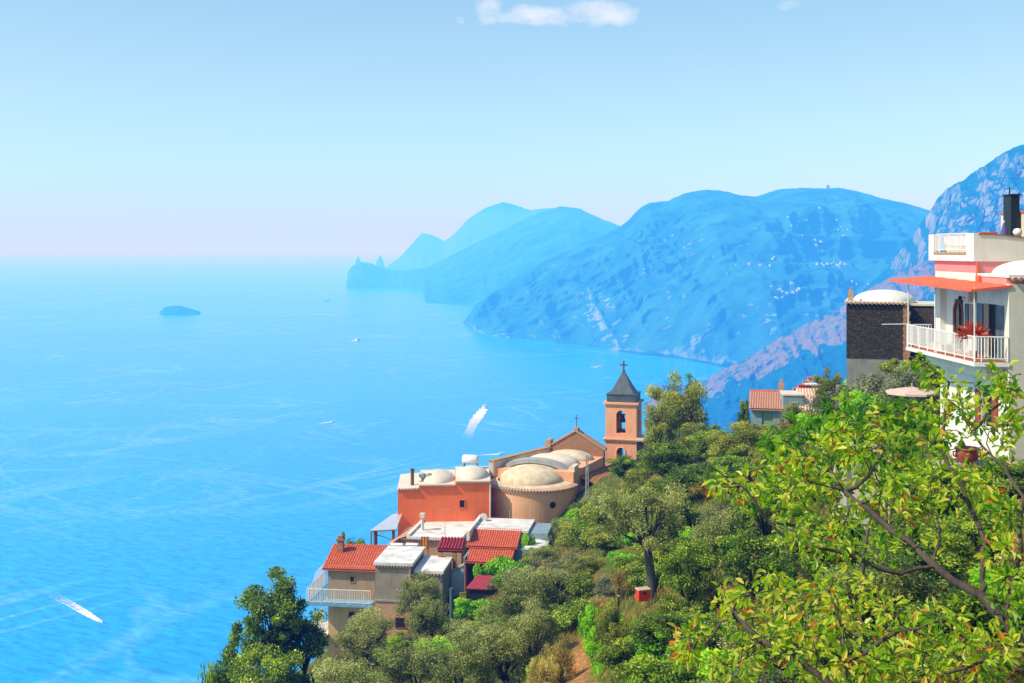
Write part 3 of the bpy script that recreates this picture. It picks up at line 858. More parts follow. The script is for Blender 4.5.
pr_.prismz([(-3.92, .6), (-3.5, .6), (-.3, 9.0), (-.72, 9.0)], 4.2, 5.5)
pr_.build('parapet', M['vaultpale'], ch)
MB().prismz([(-4.0, .55), (-3.42, .55), (-.2, 9.05), (-.8, 9.05)], 5.502, 5.62).build('parapet_cap', M['ochre'], ch)
rib = MB()
n = 22; prof = [(-3.84, 4.3)] + [(3.45 * -math.cos(PI * k / n), 4.2 + 1.5 * math.sin(PI * k / n)) for k in range(n + 1)] + [(3.84, 4.3)]
inn = [(3.0 * -math.cos(PI * k / n), 4.15 + 1.2 * math.sin(PI * k / n)) for k in range(n + 1)]
o_ = prof[1:-1]
for k in range(n):
    rib.add([(o_[k][0], 1.7, o_[k][1]), (o_[k + 1][0], 1.7, o_[k + 1][1]), (inn[k + 1][0], 1.7, inn[k + 1][1]), (inn[k][0], 1.7, inn[k][1]),
             (o_[k][0], 2.9, o_[k][1]), (o_[k + 1][0], 2.9, o_[k + 1][1]), (inn[k + 1][0], 2.9, inn[k + 1][1]), (inn[k][0], 2.9, inn[k][1])],
            [(3, 2, 1, 0), (4, 5, 6, 7), (0, 1, 5, 4), (2, 3, 7, 6)])
rib.build('vault_rib', M['ribgrey'], ch)
bk = MB(); bk.prism([(x, z - .02) for x, z in [(-3.5, 4.28)] + inn + [(3.5, 4.28)]][::-1], 2.3, 2.6)
bk.box(3.45, 3.86, 1.2, 2.9, 4.3, 5.3)
bk.build('rib_wall', M['vaultpale'], ch)
for (x, y, rx, ry, h, mt) in ((1.0, 4.7, 2.5, 1.8, .85, 'vaultpale'), (2.0, 7.3, 2.3, 1.5, .8, 'vault')):
    MB().dome(x, y, 4.92, rx, ry, h, 32, 8).build('vault', M[mt], ch, smooth=True)
g = MB()
g.m = T((2.2, -8.6, .55)); g.prism([(-2.75, -3), (2.75, -3), (2.75, 5.0), (0, 6.65), (-2.75, 5.0)], 17.55, 18.2)
g.build('gable', M['brick'], ch)
gc = MB(); gc.m = T((2.2, -8.0, .55))
for s in (-1, 1):
    gc.add([(s * 2.9, 16.85, 4.93), (0, 16.85, 6.67), (0, 17.85, 6.67), (s * 2.9, 17.85, 4.93), (s * 2.9, 16.85, 5.1), (0, 16.85, 6.84), (0, 17.85, 6.84), (s * 2.9, 17.85, 5.1)],
           [(0, 1, 5, 4), (3, 7, 6, 2), (4, 5, 6, 7), (0, 3, 2, 1), (0, 4, 7, 3)])
gc.box(-2.95, -2.45, 16.8, 17.9, 5.05, 5.75).box(-.22, .22, 17.0, 17.7, 6.75, 7.0)
gc.build('gable_coping', M['tileedge'], ch)
cx = MB(); cx.m = T((2.2, -8.0, .55)); cx.tube([(0, 17.35, 7.0), (0, 17.35, 8.2)], .035, 6).tube([(-.25, 17.35, 7.85), (.25, 17.35, 7.85)], .035, 6)
cx.build('cross', M['slate'], ch)
# side aisle with its dark arch, stone wall towards the tower
ai = MB(); ai.m = T((5.15, 2.6, 0)); ai.arch(2.6, 3.3, .5, .62, .2, 1.5, -3.0); ai.m = None
ai.box(3.87, 6.4, 3.12, 9.4, -3, 3.29)
ai.build('aisle_wall', M['salmon'], ch)
MB().box(4.3, 6.0, 3.05, 3.1, .1, 2.6).build('arch_shade', M['dark'], ch)  # dark sheet painting the shade inside the arch
ar = MB(); ar.m = T((5.2, 2.4, 3.35)) @ Matrix.Identity(4)
ar.m = T((6.6, 6.0, 3.3)) @ RZ(PI / 2, 4, 'Z'); tiles(ar, 7.2, 2.7, .95, amp=.05)
ar.build('aisle_roof', M['tilebrown'], ch)
st = MB(); st.prism([(6.45, -3), (8.2, -3), (8.2, 3.4), (6.45, 2.6)], 4.6, 5.0).box(6.45, 8.1, 5.0, 10.5, -3, 2.55)
st.build('stone_wall', M['pinkstone'], ch)
# bell tower
bt_ = MB(); c0 = Vector((6.05, 13.4, 0)); hw = 1.53
Z1, Z2 = 5.95, 9.55      # the two cornices
def four(mb, fn):
    for k in range(4):
        mb.m = T(c0) @ RZ(k * PI / 2, 4, 'Z') @ T((0, -hw, 0)); fn(mb)
    mb.m = None
bt_.box(c0.x - hw, c0.x + hw, c0.y - hw, c0.y + hw, -1, 3.9)
four(bt_, lambda q: q.arch(2 * hw - .002, Z1, .3, .44, 4.0, 4.95, 3.9))
bt = bt_.build('bell_tower', M['tower'], ch)
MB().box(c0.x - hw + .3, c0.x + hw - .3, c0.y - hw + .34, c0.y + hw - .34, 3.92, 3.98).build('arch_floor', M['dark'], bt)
for k in range(4):
    path = [(-.45, 4.02)] + [(-.45 * math.cos(PI * j / 10), 4.95 + .45 * math.sin(PI * j / 10)) for j in range(11)] + [(.45, 4.02)]
    nb = MB(); nb.m = T(c0) @ RZ(k * PI / 2, 4, 'Z') @ T((0, -hw, 0))
    nb.tube([(a[0], -.015, a[1]) for a in path], .06, 5).build('arch_moulding', M['salmon'], bt)
c1_ = MB()
for z, o, h in ((Z1 + .002, .14, .16), (Z1 + .162, .22, .10)): c1_.box(c0.x - hw - o, c0.x + hw + o, c0.y - hw - o, c0.y + hw + o, z, z + h - .002)
c1_.build('cornice', M['salmon'], bt)
# upper belfry storey with the bell
b2 = MB(); 
four(b2, lambda q: q.arch(2 * hw - .002, Z2, .34, .46, 6.75, 8.5, Z1 + .264))
bf = b2.build('belfry', M['tower'], bt)
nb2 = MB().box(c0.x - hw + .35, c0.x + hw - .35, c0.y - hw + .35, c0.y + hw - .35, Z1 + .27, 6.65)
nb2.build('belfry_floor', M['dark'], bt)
be = MB().lathe([(.02, .62), (.14, .6), (.2, .5), (.24, .25), (.30, .06), (.38, -.02), (.34, -.03), (.001, .1)], 18, (c0.x, c0.y - .55, 7.75))
be.box(c0.x - .75, c0.x + .75, c0.y - .62, c0.y - .48, 8.37, 8.5)
be.build('bell', M['bronze'], bt)
c2_ = MB().box(c0.x - hw - .2, c0.x + hw + .2, c0.y - hw - .2, c0.y + hw + .2, Z2 + .002, Z2 + .2).build('upper_cornice', M['salmon'], bt)
dr = MB().box(c0.x - 1.42, c0.x + 1.42, c0.y - 1.42, c0.y + 1.42, Z2 + .202, Z2 + .9).box(c0.x - 1.48, c0.x + 1.48, c0.y - 1.48, c0.y + 1.48, Z2 + .9, Z2 + .98)
dr.build('drum', M['slate'], bt)
s_ = MB()
pr2 = [(1.2, Z2 + .982), (.80, Z2 + 1.65), (.42, Z2 + 2.4), (.06, Z2 + 3.15)]
s_.lathe([(r * 1.414, z) for r, z in pr2], 4, (c0.x, c0.y, 0), PI / 4, PI / 4 + 2 * PI)
s_.build('spire', M['slate'], bt)
cr_ = MB(); cr_.tube([(c0.x, c0.y, Z2 + 2.9), (c0.x, c0.y, Z2 + 4.1)], .07, 6).tube([(c0.x - .36, c0.y, Z2 + 3.7), (c0.x + .36, c0.y, Z2 + 3.7)], .07, 6).lathe([(.001, -.17), (.17, 0), (.001, .17)], 10, (c0.x, c0.y, Z2 + 3.15))
cr_.build('cross', M['iron'], bt)

# ------------------------------------------------------------------ orange house with vaulted roof
oh = thing('orange_house', 'vivid orange house with shallow pale vaults left of the church apse', 'house', P(444, 535, 97.5), math.radians(3))
w_ = MB(); w_.prism([(-3.95, -4), (3.95, -4), (3.95, 4.5), (1.0, 4.5), (.9, 4.22), (-2.15, 4.2), (-2.2, 3.95), (-3.95, 3.82)], 0, 6.5)
w_.build('wall', M['orange'], oh)
r_ = MB(); r_.box(1.0, 4.0, -.06, 6.55, 4.502, 4.62).box(-2.15, .99, -.06, 6.55, 4.232, 4.34).prism([(-4.0, 3.86), (-2.16, 3.99), (-2.16, 4.10), (-4.0, 3.97)], -.06, 6.55)
r_.build('roof', M['vaultpale'], oh)
for x, y, z, rx, ry, h in ((-.55, 2.6, 4.3, 1.5, 2.3, .75), (2.45, 2.6, 4.6, 1.45, 2.3, .75)):
    MB().dome(x, y, z, rx, ry, h).build('roof_vault', M['vaultpale'], oh, smooth=True)
for q in ((1.0, 4.0, -.05, 4.5), (-2.15, .95, -.05, 4.24), (-3.95, -2.2, -.05, 3.95)): eave(MB(), *q).build('eave_tiles', M['tileedge'], oh)
window(oh, 1.55, 2.35, .42, .62, frame='orange')
c_ = MB(); c_.tube([(-2.75, 1.2, 4.0), (-2.75, 1.2, 5.35)], .15, 10).lathe([(.2, 0), (.2, .12), (.001, .2)], 10, (-2.75, 1.2, 5.35)); c_.build('chimney', M['wood'], oh)
dp = MB().tube([(3.97, -.1, -2), (3.97, -.1, 4.45)], .07, 8).build('drain_pipe', M['vaultpale'], oh)
tk = thing('water_tank', 'white water tank with grey frame on the orange house roof', 'water tank', oh.matrix_basis @ Vector((2.35, 5.6, 4.62)), math.radians(-9))
MB().box(-.7, .7, -.45, .45, .0, .08).box(-.65, -.55, -.4, .4, .08, .5).box(.55, .65, -.4, .4, .08, .5).build('stand', M['ribgrey'], tk)
tb = MB(); tb.m = T((0, 0, .82)) @ RZ(PI / 2, 4, 'Y'); tb.lathe([(.001, -.75), (.3, -.72), (.42, -.6), (.42, .6), (.3, .72), (.001, .75)], 16); tb.build('tank', M['tankwhite'], tk, smooth=True)
MB().box(-.8, .8, -1.2, -.5, .12, .2).build('collector', M['tankwhite'], tk)
for x, lab in ((-1.9, 'left of two grey vent cowls beside the orange house chimney'), (-1.35, 'right of two grey vent cowls beside the orange house chimney')):
    v_ = thing('vent_cowl', lab, 'roof vent', oh.matrix_basis @ Vector((x, 1.6, 4.34 if x > -2.1 else 4.1)), 0, 'vent cowls on the orange house')
    MB().tube([(0, 0, 0), (0, 0, .35)], .1, 8).build('pipe', M['ribgrey'], v_)
    MB().lathe([(.26, .3), (.3, .4), (.28, .62), (.001, .72)], 12).build('cowl', M['ribgrey'], v_)

# pergola with pale canopy at the left of the orange house
pg = thing('terrace_canopy', 'sloping white canopy on brown posts left of the orange house', 'canopy', P(392, 548, 96), math.radians(-9))
cn_ = MB(); cn_.add([(-1.75, -.6, 1.5), (.5, -.6, 1.7), (.5, 1.6, 2.6), (-.4, 1.6, 2.4), (-1.75, -.6, 1.56), (.5, -.6, 1.76), (.5, 1.6, 2.66), (-.4, 1.6, 2.46)],
       [(3, 2, 1, 0), (4, 5, 6, 7), (0, 1, 5, 4), (1, 2, 6, 5), (2, 3, 7, 6), (3, 0, 4, 7)]); cn_.build('canopy', M['netting'], pg)
for x, y, r, h in ((-1.35, -.3, .17, 1.52), (-1.70, -.4, .05, 1.5), (.2, -.3, .13, 1.7)): MB().tube([(x, y, -2.5), (x, y, h)], r, 8).build('post', M['wood'], pg)
bm_ = MB(); bm_.tube([(-1.7, -.45, 1.46), (.5, -.45, 1.66)], .06, 6).tube([(-1.3, -.3, 1.15), (.2, -.3, .75)], .035, 5); bm_.build('beam', M['wood'], pg)

# ------------------------------------------------------------------ flat white roofed houses in front of it
fr = thing('flat_roof_house', 'low peach house with white flat roof and broken tiled hip in front of orange wall', 'house', P(430, 553, 92), math.radians(-9))
w_ = MB(); w_.box(-2.6, 2.5, .3, 6.0, -3.5, 1.02); w_.prism([(-3.9, -3.5), (-2.62, -3.5), (-2.62, 1.0), (-3.9, .1)], .2, 3.0)
w_.build('wall', M['pinkwall'], fr)
r_ = MB(); r_.box(-2.0, 2.55, .2, 6.1, 1.022, 1.22); r_.build('roof', M['roofwhite'], fr)
MB().box(-2.0, -1.75, .25, 6.0, 1.222, 1.4).build('parapet', M['limewhite'], fr)
hp = MB(); hp.add([(-3.95, .1, .12), (-2.6, .1, 1.05), (-2.05, .3, 1.2), (-2.05, 4.5, 1.25), (-2.9, 3.8, 1.0), (-3.95, 2.6, .15)], [(0, 1, 2, 3, 4, 5)])
hp.build('hip_roof', M['tiletan'], fr)
c_ = MB().tube([(-1.2, 2.4, 1.2), (-1.2, 2.4, 2.3)], .13, 8).box(-1.4, -1.0, 2.2, 2.6, 2.3, 2.62); c_.build('chimney', M['vaultpale'], fr)
eb = MB(); eave(eb, -2.5, 2.5, .2, .98, .2, .06); eb.build('eave_tiles', M['tileedge'], fr)

wr = thing('white_roof_house', 'white flat roofed house with two red tiled slopes and teal glazed door below', 'house', P(490, 589, 87.5), math.radians(-9))
w_ = MB()
w_.m = T((0, 2.5, 0)); w_.wall(5.9, 2.5, .25, [(-1.85, -.35, 0, 2.0), (-.15, 1.0, 0, 2.0)], -2, -2.0); w_.m = None
w_.box(-2.0, 3.9, 2.75, 4.5, -2, 2.5).box(-2.0, 3.9, 4.502, 8, -2, 3.29); w_.box(-2.2, -2.05, .5, 6, -2, 2.2)
w_.build('wall', M['bluegrey'], wr)
MB().box(-1.85, -.35, 2.6, 2.68, 0, 2.0).build('glass_door', M['tealglass'], wr)
d_ = MB().box(-.15, 1.0, 2.6, 2.68, 0, 2.0).build('glass_door', M['tealglass'], wr)
r_ = MB(); r_.box(-2.1, 2.35, 4.4, 8.3, 3.302, 3.5).prism([(2.4, 2.7), (4.05, 2.6), (4.05, 2.75), (2.4, 2.85)], 1.6, 6.2); r_.build('roof', M['roofwhite'], wr)
MB().box(-2.35, -2.1, 2.5, 8.3, 3.0, 3.75).build('parapet', M['limewhite'], wr)
MB().box(2.9, 3.1, 2.4, 2.6, -2, 2.6).box(2.3, 2.45, 2.6, 2.7, 0, 2.6).build('post', M['wood'], wr)
t1 = MB(); tiles(t1, 4.1, 2.6, .85, y0=2.1, z0=2.62, x0=-2.3); t1.build('tiled_roof', M['tile'], wr)
t2 = MB(); tiles(t2, 3.6, 1.9, .62, y0=.4, z0=1.86, x0=-2.0); t2.build('tiled_roof', M['tile'], wr)
MB().box(-2.3, 1.8, 2.15, 2.3, 2.40, 2.53).box(-2.0, 1.6, .45, .6, 1.62, 1.75).build('eave_beam', M['blackmetal'], wr)
MB().tube([(-2.0, .5, -2), (-2.0, .5, 1.65)], .07, 6).build('post', M['maroon'], wr)

lp = thing('porch', 'small red ribbed porch roof on brick posts beside the teal door', 'porch', P(450, 582, 86), math.radians(-9))
t_ = MB(); tiles(t_, 1.95, 1.4, .55, pitch=.25, amp=.06, y0=-.1, z0=2.45); t_.build('roof', M['maroon'], lp)
MB().box(-.95, .95, -.02, .1, 2.24, 2.36).build('beam', M['blackmetal'], lp)
for x in (-.75, .35):
    q = MB()
    for k in range(10): q.box(x - .12 - .02 * (k % 2), x + .12 + .02 * (k % 2), 0 - .12, .12 + .02 * (k % 3), -2 + k * .42, -2 + k * .42 + .418)
    q.build('post', M['brick'], lp)
bw = thing('garden_wall', 'pale blue slanting wall end between brick porch post and glass door', 'wall', P(458, 589, 85.5), math.radians(-9))
MB().prism([(-.55, -2), (.42, -2), (.42, 1.75), (-.55, 1.2)], 0, .3).build('panel', M['bluewall'], bw)
MB().prism([(-.6, 1.2), (.45, 1.78), (.45, 1.9), (-.6, 1.32)], -.05, .36).build('coping', M['palewood'], bw)
dk = thing('terrace_shelter', 'dark shelter with flat maroon roof at the terrace edge', 'shelter', P(485, 607, 80), math.radians(-9))
MB().box(-1.25, 1.0, 0, 1.6, -1, 1.2).build('wall', M['blackmetal'], dk)
MB().add([(-1.35, -.15, 1.25), (1.15, -.15, 1.25), (1.5, 1.9, 1.62), (-.9, 1.9, 1.62), (-1.35, -.15, 1.31), (1.15, -.15, 1.31), (1.5, 1.9, 1.68), (-.9, 1.9, 1.68)], [(3, 2, 1, 0), (4, 5, 6, 7), (0, 1, 5, 4), (1, 2, 6, 5), (2, 3, 7, 6), (3, 0, 4, 7)]).build('roof', M['maroon'], dk)

# small things of the terrace
oc_ = thing('hanging_cloth', 'bright orange cloth hanging behind the solar heaters', 'cloth', P(425, 550, 89.5), math.radians(-9))
q = MB(); q.add([(-.25 + .5 * i / 8, .03 * math.sin(i * 1.9), z) for z in (0, 1.0) for i in range(9)], [(i, i + 1, i + 10, i + 9) for i in range(8)]); q.build('cloth', M['orangecloth'], oc_)
MB().tube([(-.3, 0, -2.0), (-.3, 0, 1.05)], .025, 6).tube([(.3, 0, -2.0), (.3, 0, 1.05)], .025, 6).tube([(-.3, 0, 1.03), (.3, 0, 1.03)], .02, 6).build('frame', M['wood'], oc_)
for k, (px, lab) in enumerate(((397, 'left of two white tank solar heaters on the terrace'), (412, 'right of two white tank solar heaters on the terrace'))):
    so_ = thing('solar_heater', lab, 'solar heater', P(px, 553.5, 87.6), math.radians(-9), 'pair of solar heaters')
    a = MB(); a.m = T((0, .1, .55)) @ RZ(PI / 2, 4, 'Y'); a.lathe([(.001, -.52), (.2, -.5), (.24, -.42), (.24, .42), (.2, .5), (.001, .52)], 14); a.build('tank', M['tankwhite'], so_, smooth=True)
    MB().add([(-.5, -.42, .02), (.5, -.42, .02), (.5, .02, .42), (-.5, .02, .42), (-.5, -.36, -.02), (.5, -.36, -.02), (.5, .08, .36), (-.5, .08, .36)], [(0, 1, 2, 3), (7, 6, 5, 4), (0, 4, 5, 1), (1, 5, 6, 2), (2, 6, 7, 3), (3, 7, 4, 0)]).build('collector', M['tankwhite'], so_)
    MB().box(-.52, .52, -.13, -.10, .48, .66).build('band', M['panelblue'], so_)
    MB().tube([(-.4, .3, -.6), (-.4, .12, .3), (.4, .12, .3), (.4, .3, -.6)], .03, 5).build('stand', M['ribgrey'], so_)
an = thing('antenna', 'thin television antenna mast in front of the orange wall', 'antenna', P(445, 540, 91), 0)
MB().tube([(0, 0, -.6), (0, 0, 2.6)], .022, 5).build('mast', M['ribgrey'], an)
q = MB().tube([(-.45, 0, 2.45), (.45, 0, 2.45)], .012, 4)
for k in range(7): q.tube([(-.42 + k * .14, -.22 + .02 * k, 2.45), (-.42 + k * .14, .22 - .02 * k, 2.45)], .009, 4)
q.build('arms', M['ribgrey'], an)
ds = thing('satellite_dish', 'round grey satellite dish at the foot of the orange wall', 'satellite dish', P(484, 527, 95), math.radians(-35))
q = MB(); q.m = T((0, -.1, .72)) @ RZ(math.radians(72), 4, 'X'); q.lathe([(.001, -.1), (.2, -.08), (.38, -.02), (.45, .03), (.44, .05), (.2, -.05), (.001, -.07)], 22); q.build('dish', M['ribgrey'], ds, smooth=True)
MB().tube([(0, -.1, .3), (.0, -.62, .72)], .02, 5).box(-.06, .06, -.7, -.6, .66, .78).build('arm', M['ribgrey'], ds)
MB().tube([(0, .05, -.5), (0, .05, .72)], .035, 6).build('pole', M['ribgrey'], ds)
pl = thing('plastic_chair', 'lime yellow plastic chair beside the dark terrace shelter', 'chair', P(464, 606, 80.5), math.radians(20))
q = MB().box(-.24, .24, -.24, .24, .42, .46); q.build('seat', M['yellow'], pl)
MB().box(-.24, .24, .2, .25, .46, .9).build('backrest', M['yellow'], pl)
for x in (-.21, .21):
    for y in (-.21, .21): MB().box(x - .025, x + .025, y - .025, y + .025, -.1, .42).build('leg', M['yellow'], pl)
up = thing('utility_pole', 'slim greenish utility pole standing among the olives', 'pole', P(451.5, 655, 74), 0)
MB().tube([(0, 0, -1.5), (0, 0, 4.35)], [.17, .12], 10).build('shaft', M['polegreen'], up)
MB().box(-.14, .14, -.03, .03, 4.1, 4.18).build('bracket', M['polegreen'], up)

# ------------------------------------------------------------------ lower house with red gable roof and balcony
gh = thing('red_roof_house', 'two storey beige house with red tiled roof and white railed balconies', 'house', P(351, 634, 85), math.radians(-7))
s = 85 / F
w_ = MB()
w_.wall(3.55, 5.05, .25, [(-1.55, -.6, 2.85, 4.6)] if False else [], -3, -1.75)
w_.box(-1.75, 1.80, .252, 4.2, -3, 5.04)
w_.build('wall', M['beige'], gh)
MB().box(-1.77, 1.82, -.02, 4.22, 2.55, 5.06).build('upper_wall', M['shadewall'], gh)  # upper storey, shade under the eaves put into its colour
r_ = MB(); tiles(r_, 4.45, 3.3, 1.05, y0=-.35, z0=4.85, x0=-2.15)
r_.build('roof', M['tile'], gh)
MB().prism([(-1.9, 5.06), (1.85, 5.06), (1.85, 5.85), (-1.9, 5.85)], 2.6, 2.95).build('ridge_wall', M['tilebrown'], gh)
c_ = MB().box(-1.55, -1.1, 1.7, 2.15, 5.4, 6.5).box(-1.62, -1.03, 1.63, 2.22, 6.5, 6.62).box(-1.5, -1.15, 1.75, 2.1, 6.62, 6.85); c_.build('chimney', M['brick'], gh)
window(gh, .05, 1.25, .4, .4, frame='shadewall', name='vent_window')
window(gh, .1, 3.9, .3, .4, y=-.02, frame='shadewall', name='vent_window')
ba = MB().box(-3.05, 1.85, -1.25, -.02, 2.4, 2.58).box(-3.05, -1.75, -.02, 3.6, 2.4, 2.58).build('balcony', M['blueslab'], gh)
ra = MB(); railing(ra, [(-3.0, 3.5, 2.58), (-3.0, -1.2, 2.58), (1.8, -1.2, 2.58)], 1.05, .13, .02, .03); ra.build('railing', M['iron_white'], ba)
nn = MB(); nn.add([(-3.03, -1.2, 2.6), (-3.03, 3.5, 2.6), (-3.03, 3.5, 4.3), (-3.03, 1.0, 4.3)], [(0, 1, 2, 3)]); nn.build('shade_net', M['netting'], ba)
lb = MB().box(-3.05, -1.76, -1.0, 3.0, -.25, -.05).build('balcony', M['limewhite'], gh)
ra = MB(); railing(ra, [(-3.0, 2.9, -.05), (-3.0, -.95, -.05), (-1.8, -.95, -.05)], 1.0, .13, .022, .035); ra.build('railing', M['iron_white'], lb)

gy = thing('grey_house', 'grey walled house with stepped white flat roofs beside the red roofed house', 'house', P(394, 640, 82.5), math.radians(-7))
w_ = MB()
w_.box(-1.4, 1.28, 0, 4.5, 2.9, 5.42); w_.box(1.282, 3.5, .3, 4.2, 2.0, 4.85)
w_.build('wall', M['greywall'], gy)
MB().box(-1.4, 1.28, .001, 4.5, -3, 2.9).box(1.28, 2.4, .3, 4.2, -3, 2.0).build('lower_wall', M['pinkwall'], gy)
r_ = MB().box(-1.5, 1.4, -.12, 4.6, 5.422, 5.62); r_.box(1.402, 3.6, .15, 4.3, 4.852, 5.05); r_.build('roof', M['roofwhite'], gy)
e = MB(); eave(e, -1.45, 1.3, -.05, 5.36, .22, .075).build('eave_tiles', M['tileedge'], gy)
e = MB(); eave(e, 1.35, 3.55, .22, 4.79, .22, .075).build('eave_tiles', M['tileedge'], gy)
MB().box(1.1, 1.25, -.12, -.002, 2.9, 5.3).build('drain_pipe', M['tileedge'], gy)
window(gy, .5, .95, .75, .65, frame='maroon')
MB().box(-1.42, 1.3, -.07, -.003, 2.78, 2.9).build('string_course', M['ribgrey'], gy)
MB().box(1.3, 2.6, -.35, .29, -.2, .06).build('door_step', M['tile'], gy)
# ------------------------------------------------------------------ dark stone house with white dome
dh = thing('stone_house', 'dark lava stone house with low white dome and tiled eave left of the white villa', 'house', P(876, 378, 78), math.radians(-18))
w_ = MB(); w_.box(-1.95, 2.0, 0, 5.5, 1.3, 5.1); w_.build('wall', M['darkstone'], dh)
MB().box(-1.93, 1.98, .02, 5.4, -2.5, 1.3).build('foundation', M['concrete'], dh)
w_ = MB().box(2.0, 4.6, .9, 5.3, -2.5, 4.95); w_.build('annex_wall', M['brownstone'], dh)
w_ = MB()
for k in range(17): w_.box(1.78 - .04 * (k % 2), 2.14 + .05 * (k % 3), -.1, .3, 1.3 + k * .22, 1.3 + k * .22 + .215)
w_.build('corner_stones', M['brick'], dh)
MB().box(-2.05, 2.1, -.1, 5.6, 5.102, 5.24).box(2.1, 4.7, .8, 5.4, 4.952, 5.08).build('roof', M['vaultpale'], dh)
MB().dome(.55, 2.7, 5.2, 2.1, 2.4, .78, 36, 8).build('dome', M['limewhite'], dh, smooth=True)
e = MB(); eave(e, -2.05, 2.1, -.1, 5.14, .26, .095); e.build('eave_tiles', M['tileedge'], dh)
MB().box(-1.85, -1.5, .5, .85, 5.24, 5.95).box(-1.75, -1.6, .6, .75, 5.95, 6.2).build('chimney', M['tileedge'], dh)

# ------------------------------------------------------------------ white villa with balcony and coral awning
X0 = 20.4
va = thing('white_villa', 'white villa with pink band, coral awning and white railed balcony over the slope', 'villa', (X0, 47, CAMZ - 4.6), 0)
# local frame: x to the right from the sea facade, y away, z above the balcony floor
def sea_facade(mb):          # facade faces -x: panel coordinate runs along +y reversed
    mb.m = T((0, 7.2, 0)) @ RZ(-PI / 2, 4, 'Z')
w_ = MB(); sea_facade(w_)
# panel x = 7.2 - y.   doors: arched at y 4.6..5.6, window y 3.3..4.1, double door y .7..2.1
w_.wall(7.2, 3.05, .3, [(5.05, 6.35, .02, 2.3), (3.45, 4.05, .75, 2.2), (1.75, 2.75, .02, 2.35)], -.02)
w_.wall(7.2, -.022, .3, [(4.75, 5.95, -3.0, -1.55)], -6.2)
w_.m = None
w_.box(.302, 6, .302, 7.2, 2.9, 3.04)
w_.build('sea_wall', M['limewhite'], va)
MB().box(0, 6, -.3, -.002, -6.2, 3.2).build('front_wall', M['cream'], va)
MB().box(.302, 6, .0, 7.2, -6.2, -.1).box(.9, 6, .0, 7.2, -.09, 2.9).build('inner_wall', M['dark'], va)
MB().box(-.28, .0, 6.45, 7.15, -.02, 3.0).build('pillar', M['limewhite'], va)
# shutters and panes
def leaf(y0, y1, z0, z1, mat, parent, x=-.05, name='shutter', slats=True):
    q = MB().box(x, x + .04, y0, y1, z0, z1)
    if slats:
        n_ = int((z1 - z0 - .2) / .09)
        for k in range(n_): q.box(x - .02, x - .002, y0 + .07, y1 - .07, z0 + .1 + k * .09, z0 + .1 + k * .09 + .055)
        q.box(x - .024, x - .001, y0, y0 + .06, z0, z1).box(x - .024, x - .001, y1 - .06, y1, z0, z1)
    return q.build(name, M[mat], parent)
dd = MB().box(.2, .25, .85, 2.15, .02, 2.3).build('door', M['dark'], va); leaf(.15, .82, .05, 2.28, 'shutter', dd); leaf(2.18, 2.8, .05, 2.28, 'shutter', dd)
wd = MB().box(.2, .25, 3.15, 3.75, .75, 2.2).build('window', M['tealglass'], va); leaf(3.78, 4.1, .75, 2.2, 'shutter', wd)
ad_ = MB().box(.2, .25, 4.45, 5.45, .02, 2.35).build('arched_door', M['dark'], va)
fr_ = MB(); path = [(4.45, .02), (4.45, 1.75)] + [(4.95 - .5 * math.cos(PI * k / 8), 1.75 + .55 * math.sin(PI * k / 8)) for k in range(1, 8)] + [(5.45, 1.75), (5.45, .02)]
fr_.tube([(-.01, y, z) for y, z in path], .07, 6); fr_.build('frame', M['wood'], ad_)
w3 = MB().box(.2, .25, 1.25, 2.45, -3.0, -1.55).build('window', M['dark'], va); leaf(.72, 1.22, -3.02, -1.5, 'redshutter', w3); leaf(2.48, 2.98, -3.02, -1.5, 'redshutter', w3)
MB().box(-.12, -.002, 2.95, 3.55, 2.3, 2.75).build('vent_box', M['tileedge'], va)
lg_ = MB().tube([(-.02, 4.25, 2.45), (-.2, 4.25, 2.5)], .02, 5).lathe([(.001, .16), (.09, .08), (.09, -.06), (.001, -.12)], 8, (-.22, 4.25, 2.4)); lg_.build('wall_lamp', M['blackmetal'], va)
# balcony
ba = MB().prismz([(-1.35, -.1), (-.002, -.35), (-.002, 7.6), (-1.5, 7.6)], -.2, -.03).build('balcony', M['limewhite'], va)
MB().prismz([(-1.3, 0), (-.01, -.25), (-.01, 7.55), (-1.45, 7.55)], -.028, .0).build('floor', M['floorred'], ba)
ra = MB(); railing(ra, [(-.05, -.3, 0), (-1.3, -.06, 0), (-1.45, 7.55, 0), (-.3, 7.55, 0)], 1.02, .125, .017, .028); ra.build('railing', M['iron_white'], ba)
MB().box(-1.0, -.3, 4.4, 6.0, .0, .32).build('bench', M['cream'], ba)
MB().prismz([(-.7, .3), (-.002, .3), (-.002, 7.2), (-.7, 7.2)], -.75, -.2).build('bracket', M['cream'], ba)
# awning: flat coral cloth on thin poles
aw = MB()
pts_ = [(-1.75, 9.2), (-1.5, -.25), (0.02, -.4), (.02, 9.2)]
n_ = 14
vs = []; fs = []
for i in range(n_ + 1):
    y = -.35 + 9.4 * i / n_
    for x, z in ((-1.6 - .02 * i, 2.98 + .02 * (i % 2) + .012 * i), (.12, 3.16 + .02 * (i % 2) + .012 * i)): vs += [(x, y, z), (x, y, z - .10)]
for i in range(n_):
    a = i * 4; c = a + 4
    fs += [(a, a + 2, c + 2, c), (a + 1, c + 1, c + 3, a + 3), (a, c, c + 1, a + 1), (a + 2, a + 3, c + 3, c + 2)]
fs += [(0, 1, 3, 2), (n_ * 4, n_ * 4 + 2, n_ * 4 + 3, n_ * 4 + 1)]
aw.add(vs, fs)
aw.build('awning', M['coral'], va)
for x, y in ((-1.42, 7.5), (-1.37, 4.2), (-1.30, .0)): MB().tube([(x, y, 0), (x, y, 3.05)], .028, 6).build('awning_pole', M['iron_white'], va)
